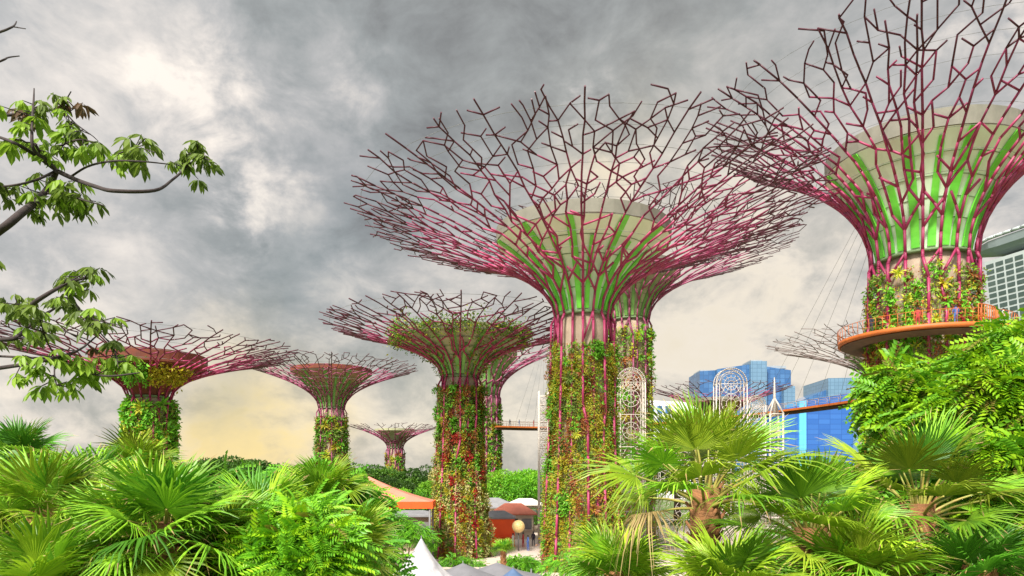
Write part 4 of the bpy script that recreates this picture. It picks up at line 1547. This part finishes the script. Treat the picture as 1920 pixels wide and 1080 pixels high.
def frond_mesh(seed, mi_mat, nseg=46, span=R(285), Rb=0.98, pet=0.6, droop=0.35, split=0.5, tips=0.3):
    rng = random.Random(seed)
    mb = MB()
    pts = spline([(0, 0, 0), (pet * .5, 0, .03), (pet, 0, -.03)], 4)
    mb.path(pts, np.linspace(.032, .015, len(pts)), 5, 1)
    hub = np.array([pet, 0, -.03])
    da = span / nseg
    tilt = rng.uniform(-.1, .25)
    for k in range(nseg):
        a = -span / 2 + da * (k + .5)
        L = Rb * (0.72 + 0.28 * math.cos(a * .55)) * rng.uniform(.93, 1.05)
        sp = split * rng.uniform(.88, 1.1) * (0.8 + .2 * math.cos(a))
        dr = droop * rng.uniform(.6, 1.5) * (1 + .5 * (rng.random() < .15))
        bend = rng.uniform(-.13, .13)
        if rng.random() < .05:
            continue
        ts = [0.04, 0.25, sp, (sp + 1) / 2 + .02, 0.88, 1.0]
        V = []
        for t in ts:
            aa = a + bend * max(0, t - sp) * 2
            if t <= sp + .001:
                hw = t * L * math.tan(da / 2) * 1.01
            else:
                hw = sp * L * math.tan(da / 2) * (1 - (t - sp) / (1 - sp)) ** .75 + .002
            d = np.array([math.cos(aa), math.sin(aa), 0])
            nrm_ = np.array([-math.sin(aa), math.cos(aa), 0])
            c = hub + d * L * t
            cup = 0.20 * (L * t) * (abs(math.sin(a / 2)) ** 1.5) - dr * max(0, t - .35) ** 2.0 * 1.6 * L
            c = c + np.array([0, 0, cup - tilt * L * t * t * .3])
            fold = hw * 0.55
            c = c + np.array([0, 0, rng.uniform(-.02, .02) * max(0, t - sp) * 3])
            V += [c - nrm_ * hw + (0, 0, fold * .0), c + np.array([0, 0, fold]), c + nrm_ * hw]
        f = []
        for j in range(len(ts) - 1):
            f.append((j * 3, j * 3 + 3, j * 3 + 4, j * 3 + 1))
            f.append((j * 3 + 1, j * 3 + 4, j * 3 + 5, j * 3 + 2))
        dry = rng.random() < tips
        mb.add(V, f, [2 if (dry and q >= 8) else 0 for q in range(10)])
    return mb.mesh('frond', [mi_mat, M_PETIOLE, M_DRY])


FROND = {}
for key_, m_ in (('green', M_PALM[0]), ('lime', M_PALM[1]), ('dark', M_PALM[2]), ('olive', M_PALM[3]), ('dry', M_DRY)):
    FROND[key_] = [frond_mesh(100 + 7 * i + len(key_), m_, pet=(.45, .6, .72, .8)[i], droop=(.22, .35, .5, .75)[i] + (.5 if key_ == 'dry' else 0), split=(.55, .5, .45, .42)[i]) for i in range(4)]


LONG = {}
for key_, m_ in (('green', M_PALM[0]), ('lime', M_PALM[1]), ('dark', M_PALM[2]), ('olive', M_PALM[3]), ('dry', M_DRY)):
    LONG[key_] = [frond_mesh(300 + 7 * i + len(key_), m_, nseg=40, span=R((150, 190, 230, 260)[i]), Rb=0.92, pet=(.85, .95, 1.0, 1.0)[i], droop=(.15, .28, .5, .8)[i] + (.5 if key_ == 'dry' else 0), split=(.6, .55, .48, .42)[i]) for i in range(4)]


def palm(label, px, py, Y, scale, mix, n=26, seed=1, lo=-45, hi=82, lean=(0, 0), dry=1, fr=None):
    rng = random.Random(seed)
    c = W(px, py, Y)
    root = thing('fan_palm', label, 'palm', (c[0], c[1], 0), 0, 'fan palms in the foreground beds')
    z = c[2]
    # trunk with old leaf bases
    tb = MB()
    zs = np.linspace(0, z + .1, 30)
    pts = [(lean[0] * (1 - q / z) ** 2, lean[1] * (1 - q / z) ** 2, q) for q in zs]
    tb.path(pts, [(.17 + .07 * (q / z) ** 3 + .03 * (i % 2)) * (scale ** .5) for i, q in enumerate(zs)], 12)
    nb = 46
    for i in range(nb):
        q = z - .05 - 1.9 * i / nb
        a = i * 2.4
        d = np.array([math.cos(a), math.sin(a), 0])
        r_ = .2 * scale ** .5
        tb.segs([np.array([0, 0, q]) + d * r_ * .8], [np.array([0, 0, q + .26]) + d * (r_ + .12)], .055, .022, 5)
    tb.build('trunk', M_PTRUNK, root)
    names = list(mix.keys())
    wts = list(mix.values())
    for i in range(n):
        f = (i + .5) / n
        el = R(hi + (lo - hi) * f ** 0.95 + rng.uniform(-7, 7))
        az = i * 2.399963 + rng.uniform(-.25, .25)
        kind = rng.choices(names, wts)[0]
        if dry and i >= n - dry:
            kind = 'dry'
        v = min(3, max(0, int(f * 4 + rng.uniform(-.7, .7))))
        o = obj('frond', (fr or FROND)[kind][v], root)
        if kind == 'dry':
            o.name = 'dry_frond'
        s = scale * rng.uniform(.85, 1.12)
        roll = rng.uniform(-.5, .5)
        M = Matrix.Rotation(az, 4, 'Z') @ Matrix.Rotation(-el, 4, 'Y') @ Matrix.Rotation(roll, 4, 'X')
        loc = Vector((math.cos(az) * .1, math.sin(az) * .1, z - .28 * f))
        o.matrix_basis = Matrix.Translation(loc) @ M @ Matrix.Scale(s, 4)
    return root


palm('dark green fan palm at the far left edge, standing back above the others', 40, 850, 27, 1.1, {'dark': 2, 'green': 2}, 24, 1)
palm('yellow green fan palm at the foot of the rust funnelled supertree', 256, 885, 25, 1.1, {'lime': 3, 'olive': 1, 'green': 1}, 30, 2)
palm('fan palm at the left edge with brown trunk showing below two open fans', 82, 965, 14, 1.0, {'green': 3, 'olive': 1, 'lime': 1}, 30, 3, lo=-30)
palm('fan palm between the big left palm and the left edge, with tall open fans', 172, 935, 18, 1.05, {'green': 2, 'lime': 2, 'dark': 1}, 28, 17)
palm('big bright fan palm in the left foreground with dense crown and orange leaf bases', 305, 990, 12.0, 0.98, {'green': 3, 'lime': 2, 'dark': 1}, 42, 4, lo=-62)
palm('bright green fan palm left of the feathery shrub, below the skyline trees', 492, 985, 16, 1.05, {'green': 4, 'lime': 1, 'dark': 1}, 32, 5)
palm('bright green fan palm before the brown funnelled trunk', 605, 930, 20, 1.0, {'green': 3, 'lime': 2}, 28, 6)
palm('drooping pale green fan palm between the feathery shrub and the white peaked tent', 660, 1025, 15, 0.8, {'lime': 2, 'green': 2, 'olive': 2}, 30, 7, lo=-65)
palm('large upright fan palm at the right with thick brown trunk and yellow tinged fans', 1322, 925, 12.5, 1.1, {'olive': 3, 'green': 2, 'lime': 2}, 26, 8, lo=0, hi=86, dry=1, fr=LONG)
palm('spreading fan palm low in the middle right with long yellow green drooping leaves', 1520, 1000, 12.0, 0.95, {'lime': 3, 'green': 2, 'olive': 1}, 34, 9, lo=-50, fr=LONG)
palm('fan palm beside the lime green tree with an orange trunk and straw coloured dead fan', 1722, 955, 12.5, 1.0, {'olive': 3, 'green': 2, 'dark': 1}, 30, 10, lo=-22, dry=3, fr=LONG)
palm('small bright fan palm in the gap between the two big left palms', 210, 1020, 12.5, 0.9, {'green': 3, 'lime': 2}, 26, 18)
palm('fan palm right of the big left palm with pale open fans', 408, 1025, 13, 0.95, {'green': 3, 'lime': 2, 'olive': 1}, 28, 19)
palm('fan palm low at the bottom edge under the spreading palm', 1600, 1075, 11.5, 0.9, {'green': 2, 'lime': 2, 'olive': 1}, 30, 20)
palm('low dark fan palm at the bottom right corner under the lime tree', 1840, 1075, 11, 0.8, {'dark': 3, 'green': 1}, 20, 12)
palm('low fan palm at the bottom edge right of the mossy trunk', 1160, 1078, 15, 0.95, {'green': 3, 'lime': 2}, 30, 13)
palm('low fan palm at the bottom edge under the large upright one', 1365, 1095, 10.0, 0.75, {'lime': 3, 'green': 2}, 28, 14)
palm('low fan palm at the bottom left corner with yellow green fans', 85, 1095, 11.0, 0.8, {'lime': 2, 'green': 2}, 30, 15)
palm('tiny round fan palm on the plaza before the orange stall', 944, 1030, 55, 0.72, {'green': 3, 'dark': 1}, 18, 16, lo=20, dry=0)

# ------------------------------------------------------------------ shrubs and the lime tree
M_LIME = [leafmat('lime_leaf', (0.46, 0.74, 0.015), (0.26, 0.58, 0.012), 0.28, 0.45), leafmat('fresh_green_leaf', (0.24, 0.58, 0.02), (0.12, 0.38, 0.015), 0.28, 0.45), leafmat('brown_tip_leaf', (0.30, 0.20, 0.04), (0.24, 0.30, 0.03), 0.3, 0.6)]
M_SHRUB = [leafmat('shrub_leaf', (0.12, 0.36, 0.02), (0.06, 0.22, 0.015), 0.35), leafmat('shrub_leaf_light', (0.20, 0.48, 0.02), (0.11, 0.34, 0.015), 0.35)]


def bush(name, label, cat, lobes_px, n, size, mats, seed, tmpl=SPRAY, down=.3, stems=6, group=None, prob=None):
    """lobes given as (px, py, Y, rx, ry, rz) in photo columns/rows and metres"""
    nrg = np.random.default_rng(seed)
    rng = random.Random(seed)
    L = []
    for (px, py, Y, a, b, c) in lobes_px:
        w = W(px, py, Y)
        L.append((*w, a, b, c))
    L = np.array(L)
    base = np.array([L[:, 0].mean(), L[:, 1].mean(), 0])
    root = thing(name, label, cat, base, 0, group)
    L[:, :3] -= base
    mb = MB()
    vol = L[:, 3] * L[:, 5]
    idx = nrg.choice(len(L), n, p=vol / vol.sum())
    d = unit(nrg.normal(0, 1, (n, 3)) + np.array([0, -.25, .25]))
    rr_ = 0.55 + 0.5 * nrg.uniform(0, 1, n) ** 0.6
    pos = L[idx, :3] + d * L[idx, 3:] * rr_[:, None]
    x = unit(d * np.array([1, 1, .35]) + nrg.normal(0, .45, (n, 3)) + np.array([0, 0, -down]))
    z = unit(nrg.normal(0, .35, (n, 3)) + np.array([0, -.25, 1.0]))
    mi = nrg.choice(len(mats), n, p=prob) if prob else nrg.integers(0, len(mats), n)
    mb.scatter(tmpl[0], tmpl[1], pos, x, z, size * nrg.uniform(.7, 1.3, n), mi)
    mb.build('foliage', mats, root)
    st = MB()
    for i in range(len(L)):
        c = L[i, :3]
        g = np.array([c[0] * .15 + rng.uniform(-.2, .2), c[1] * .15 + rng.uniform(-.2, .2), 0])
        mid = g + (c - g) * .55 + np.array([rng.uniform(-.2, .2), rng.uniform(-.2, .2), .4])
        p = spline([g, mid, c + np.array([0, 0, L[i, 5] * .3])], 6)
        st.path(p, np.linspace(.10, .02, len(p)), 6)
        for k in range(6):
            dd = unit(np.array([rng.gauss(0, 1), rng.gauss(0, 1), rng.gauss(.3, .7)]))
            e = c + dd * L[i, 3:] * .85
            st.path(spline([p[int(len(p) * .7)], (c + e) / 2, e], 3), np.linspace(.035, .008, 7), 5)
    st.build('stems', M_BARK, root)
    return root


bush('leafy_tree', 'lime green leafy tree with feathery sprays filling the right edge', 'tree',
     [(1700, 745, 17, .95, .9, .75), (1780, 745, 17.5, 1.1, 1.0, .75), (1860, 715, 17, 1.1, 1.0, .75), (1930, 665, 16.5, 1.1, 1.0, .9), (1660, 735, 18.5, .55, .6, .40),
      (1800, 800, 15.5, 1.1, 1.0, .85), (1890, 770, 15, 1.2, 1.0, 1.0), (1960, 760, 15, 1.3, 1.0, 1.2), (1720, 800, 16.5, .8, .8, .5), (1880, 880, 14, 1.0, .9, .8),
      (1950, 900, 13.5, 1.1, 1.0, 1.0), (1930, 1000, 12.5, .9, .9, .8), (1985, 1060, 12, .9, .9, .8), (1840, 670, 18.5, .6, .7, .35)],
     6200, 0.50, M_LIME, 3, prob=[.52, .40, .08])
bush('feathery_shrub', 'bright green feathery shrub between the left palms', 'shrub',
     [(545, 985, 13, .75, .6, .42), (590, 1020, 12.5, .7, .6, .5), (520, 1040, 12.5, .7, .6, .5), (600, 970, 14, .5, .5, .3), (570, 1075, 12, .8, .6, .5)],
     1500, 0.46, M_LIME, 4, SPRAY_FINE, down=.15, prob=[.35, .62, .03])
for k, (lab, lobes, n) in enumerate([
    ('dense green shrub low behind the big left palm', [(180, 960, 17, 1.4, 1, 1.0), (230, 1000, 16, 1.2, 1, 1.0), (150, 1040, 15, 1.2, 1, .9), (240, 1070, 14.5, 1.1, 1, .8)], 1500),
    ('dense green shrub at the left frame edge under the palms', [(-20, 930, 18, 1.3, 1, 1.0), (30, 1000, 17, 1.3, 1, 1.0), (-20, 1060, 16, 1.2, 1, 1.0)], 1200),
    ('dense green shrub between the big left palm and the feathery shrub', [(420, 950, 19, 1.4, 1, 1.0), (400, 1020, 17, 1.3, 1, 1.0), (450, 1070, 16, 1.2, 1, .9), (360, 1075, 16, 1.2, 1, .8)], 1500),
    ('dense green shrub behind the feathery shrub below the brown funnelled trunk', [(560, 925, 23, 1.5, 1, .8), (640, 960, 21, 1.4, 1, 1.0), (655, 1020, 19, 1.0, 1, 1.0), (630, 1060, 18, 1.4, 1, 1.0)], 1500),
    ('dense green shrub at the right between the spreading palm and the lime tree', [(1620, 930, 18, 1.2, 1, 1.0), (1640, 1010, 17, 1.4, 1, 1.1), (1560, 1050, 17, 1.3, 1, 1.0), (1760, 1010, 16, 1.4, 1, 1.2), (1700, 1070, 15, 1.3, 1, 1.0)], 2000),
    ('low green planting around the mossy trunk foot', [(1060, 1068, 52, 1.8, 1.2, 1.1), (1120, 1062, 54, 1.8, 1.2, 1.4), (1175, 1062, 54, 1.6, 1.2, 1.3)], 900),
    ('green shrub under the edge of the salmon pavilion roof', [(745, 985, 58, 1.3, .9, .9), (775, 1000, 57, 1.2, .9, .9), (715, 990, 58, 1.2, .9, 1.0), (800, 1012, 60, .8, .8, .7)], 900),
    ('low green hedge at the foot of the flowering trunk', [(850, 1058, 66, 1.4, .8, .8), (880, 1060, 66, 1.4, .8, .7)], 500),
    ('low green hedge on the plaza right of the tiny palm', [(975, 1052, 62, 1.2, .7, .35), (990, 1056, 61, .9, .7, .3)], 450)]):
    bush('leafy_shrub', lab, 'shrub', lobes, n, 0.5, M_SHRUB, 30 + k)

# ------------------------------------------------------------------ overhanging tree, upper left
M_OLEAF = [leafmat('over_leaf', (0.18, 0.26, 0.035), (0.09, 0.14, 0.025), 0.45), leafmat('over_leaf_light', (0.30, 0.46, 0.04), (0.18, 0.31, 0.03), 0.45), leafmat('over_leaf_brown', (0.13, 0.07, 0.035), (0.08, 0.06, 0.025), 0.35)]
M_OBARK = mat('dark_bark', (0.045, 0.030, 0.028), (0.025, 0.018, 0.018), 8, 0.85, bump=.3)
ov = thing('overhanging_tree', 'tree outside the frame whose drooping leafy branches hang in at the upper left', 'tree', (-9.2, 8.0, 0))
OL = np.array([-9.2, 8.0, 0])
tk = MB()
tk.path(spline([(0, 0, 0), (.1, .1, 4), (-.05, 0, 8), (.1, .1, 12.5), (.2, 0, 15)], 6), np.linspace(.30, .07, 25), 10)
tk.build('trunk', M_OBARK, ov)
rng = random.Random(9)
LIMBS = [
    ([(-260, 560), (-60, 470), (0, 432), (40, 400), (72, 374), (95, 345), (106, 320)], 7.0, .046, .028),
    ([(106, 320), (88, 300), (63, 280), (60, 235), (63, 190), (64, 166)], 7.0, .022, .006),
    ([(104, 318), (62, 288), (20, 265), (-30, 248)], 7.2, .022, .012),
    ([(104, 318), (84, 300), (66, 270)], 6.8, .02, .012),
    ([(-60, 222), (0, 217), (50, 213), (100, 205), (120, 192), (133, 172)], 7.4, .018, .006),
    ([(106, 320), (140, 336), (180, 350), (215, 358), (290, 357), (322, 338), (350, 312), (356, 288)], 6.7, .024, .008),
    ([(118, 205), (140, 230), (175, 256)], 7.3, .008, .004),
    ([(-200, 600), (0, 581), (45, 579), (72, 562), (100, 545), (130, 530), (165, 520)], 6.6, .034, .009),
    ([(-200, 650), (0, 637), (35, 630), (60, 606), (100, 580), (130, 560)], 7.4, .030, .008),
    ([(-200, 720), (0, 690), (60, 681), (105, 670), (150, 655), (188, 624)], 6.9, .026, .007),
    ([(-200, 660), (0, 668), (60, 671), (105, 672)], 7.0, .014, .010),
    ([(105, 672), (150, 694), (200, 705), (262, 699)], 6.9, .016, .006),
    ([(104, 672), (102, 700), (106, 722)], 6.9, .010, .005),
    ([(105, 670), (88, 640), (75, 600)], 7.0, .010, .005),
    ([(188, 624), (214, 655), (222, 690)], 6.9, .008, .004),
    ([(130, 333), (165, 312), (212, 302), (268, 303), (318, 308)], 6.8, .012, .005),
    ([(84, 300), (118, 272), (150, 262), (182, 268)], 7.1, .011, .005),
    ([(106, 320), (66, 338), (20, 348), (-40, 352)], 7.1, .014, .007),
    ([(84, 362), (125, 366), (160, 376), (196, 386)], 6.9, .012, .005),
    ([(215, 302), (236, 282), (262, 278), (292, 286)], 6.8, .008, .004),
    ([(350, 312), (372, 296), (396, 300)], 6.7, .008, .004),
    ([(130, 545), (155, 588), (196, 604), (236, 612)], 6.9, .010, .004),
    ([(60, 606), (95, 612), (140, 628), (172, 640)], 7.2, .010, .004),
    ([(60, 275), (30, 262), (-30, 285)], 7.2, .010, .005),
    ([(-120, 95), (-10, 63), (20, 52), (28, 46), (31, 40)], 7.2, .016, .005),
    ([(24, 50), (48, 54)], 7.2, .007, .004),
    ([(-120, 160), (-5, 117), (15, 108), (36, 105)], 7.6, .014, .006),
]
limb_pts = []
for pts, Y, ra, rb in LIMBS:
    k = len(pts)
    P = np.array([W(x, y, Y + 0.5 * math.sin(i * 1.1 + Y * 3)) if x > -20 else W(x, y, Y + .3) for i, (x, y) in enumerate(pts)])
    if pts[0][0] < -100:                                 # limbs from outside run on to the trunk
        P = np.vstack([np.array([OL[0] + .1, OL[1], P[0][2] - .5]), P])
    S_ = spline(P, 6)
    limb_pts.append(S_)
    mb = MB()
    mb.path(S_ - OL, np.linspace(ra, rb, len(S_)), 8)
    mb.build('limb', M_OBARK, ov)


def palmate(mb, nrg, hub, axis, n, size, mi):
    """one hand-shaped leaf: leaflets spread round the tip of its stalk and hang down"""
    up_ = np.array([0, 0, 1.0])
    a = unit(axis)
    side = unit(np.cross(up_, a))
    nr = unit(np.cross(a, side))
    ang = np.linspace(-1.9, 1.9, n) + nrg.normal(0, .12, n)
    d = np.cos(ang)[:, None] * a + np.sin(ang)[:, None] * side + np.array([0, 0, -.75]) + nrg.normal(0, .16, (n, 3))
    x = unit(d)
    z = unit(np.repeat(nr[None], n, 0) + nrg.normal(0, .25, (n, 3)))
    mb.scatter(LEAF6_V, LEAF6_F, np.repeat(hub[None], n, 0), x, z, size * (1 - .25 * np.abs(ang) / 1.9) * nrg.uniform(.85, 1.15, n), mi)


nrg = np.random.default_rng(12)
lf = MB()
stk_p, stk_q = [], []
HUBS = [  # photo column, row, spread, leaf count, tone (0 dark, 1 light, 2 brown)
    (60, 183, 14, 2, 0), (40, 182, 8, 1, 1), (88, 168, 10, 2, 2), (108, 170, 8, 1, 2), (138, 178, 6, 1, 2), (60, 208, 14, 2, 2), (95, 208, 10, 1, 2), (20, 208, 8, 1, 2),
    (20, 240, 18, 3, 1), (45, 245, 16, 3, 1), (75, 250, 16, 3, 1), (105, 258, 14, 2, 1), (135, 248, 12, 2, 1), (160, 240, 10, 1, 1), (130, 285, 16, 3, 1), (155, 290, 16, 3, 1), (178, 282, 14, 3, 1), (110, 300, 14, 2, 1),
    (200, 295, 14, 3, 1), (222, 300, 12, 3, 0), (215, 272, 14, 2, 0), (240, 283, 10, 2, 0), (248, 305, 12, 3, 0), (270, 302, 14, 3, 0), (295, 310, 14, 3, 0), (272, 282, 10, 2, 0), (300, 288, 12, 2, 0), (318, 320, 12, 2, 0),
    (340, 275, 14, 2, 0), (356, 268, 10, 2, 0), (375, 285, 12, 2, 0), (392, 298, 10, 2, 0), (370, 305, 10, 1, 0), (330, 300, 12, 2, 0), (402, 312, 6, 1, 0),
    (15, 285, 14, 2, 1), (45, 290, 12, 2, 0), (60, 302, 10, 1, 0), (20, 345, 14, 2, 0), (45, 350, 14, 3, 0), (70, 362, 12, 2, 0), (20, 365, 14, 2, 0), (5, 395, 8, 1, 2),
    (105, 355, 14, 2, 0), (130, 362, 14, 3, 0), (150, 375, 14, 2, 0), (175, 378, 12, 2, 0), (190, 388, 8, 1, 0), (130, 395, 10, 2, 0), (62, 392, 10, 2, 0), (85, 392, 10, 1, 0), (160, 390, 10, 1, 0),
    (10, 490, 6, 1, 0), (15, 545, 16, 3, 1), (45, 548, 14, 2, 0), (65, 545, 12, 2, 0), (105, 508, 10, 1, 0), (125, 515, 14, 2, 0), (150, 518, 14, 3, 0), (175, 520, 12, 2, 0), (195, 530, 10, 1, 0), (215, 535, 8, 1, 0), (185, 545, 8, 1, 0), (100, 548, 12, 1, 0),
    (20, 575, 14, 2, 0), (80, 590, 14, 2, 0), (100, 595, 14, 3, 0), (125, 600, 14, 2, 0), (150, 598, 14, 2, 0), (175, 608, 14, 3, 0), (200, 605, 12, 2, 0), (222, 615, 14, 3, 0), (235, 605, 8, 1, 1), (215, 640, 10, 1, 0),
    (40, 620, 16, 2, 0), (10, 618, 12, 2, 0), (60, 632, 12, 2, 0), (120, 625, 12, 2, 0), (150, 635, 10, 1, 2), (170, 640, 10, 1, 0), (60, 655, 10, 1, 0),
    (145, 690, 16, 2, 1), (165, 680, 16, 3, 1), (190, 670, 16, 3, 1), (215, 672, 16, 3, 1), (240, 676, 14, 3, 1), (200, 695, 14, 2, 1), (230, 700, 12, 2, 1), (262, 690, 8, 1, 1), (175, 700, 12, 2, 1),
    (82, 705, 10, 2, 1), (102, 715, 8, 2, 1), (118, 700, 12, 2, 1), (124, 738, 5, 1, 1), (155, 715, 8, 1, 1), (168, 722, 6, 1, 1), (60, 545, 10, 1, 0), (185, 715, 8, 1, 1)]
allp = np.concatenate(limb_pts)
for px, py, sp, cnt, tone in HUBS:
    for k in range(cnt + (nrg.random() < .7)):
        hub = W(px + nrg.normal(0, sp * .95), py + nrg.normal(0, sp * .75), 7.0)
        q = allp[np.linalg.norm((allp - hub)[:, [0, 2]], axis=1).argmin()]
        hub[1] = q[1] + nrg.normal(0, .12)
        dq = np.linalg.norm(hub - q)
        hub = q + (hub - q) * min(1, .75 / dq)
        stk_p.append(q)
        stk_q.append(hub)
        ax = hub - q + np.array([nrg.normal(0.05, .4), nrg.normal(0, .3), nrg.normal(0.05, .15)])
        ax[2] *= .5
        mi = tone if nrg.random() < .8 else nrg.integers(0, 2)
        palmate(lf, nrg, hub, ax, int(nrg.integers(6, 10)), 0.165 * nrg.uniform(.8, 1.2), mi)
lf.segs(np.array(stk_p), np.array(stk_q), .006, .004, 4, 3)
lf.v = [v - OL for v in lf.v]
lf.build('foliage', M_OLEAF + [M_OBARK], ov)
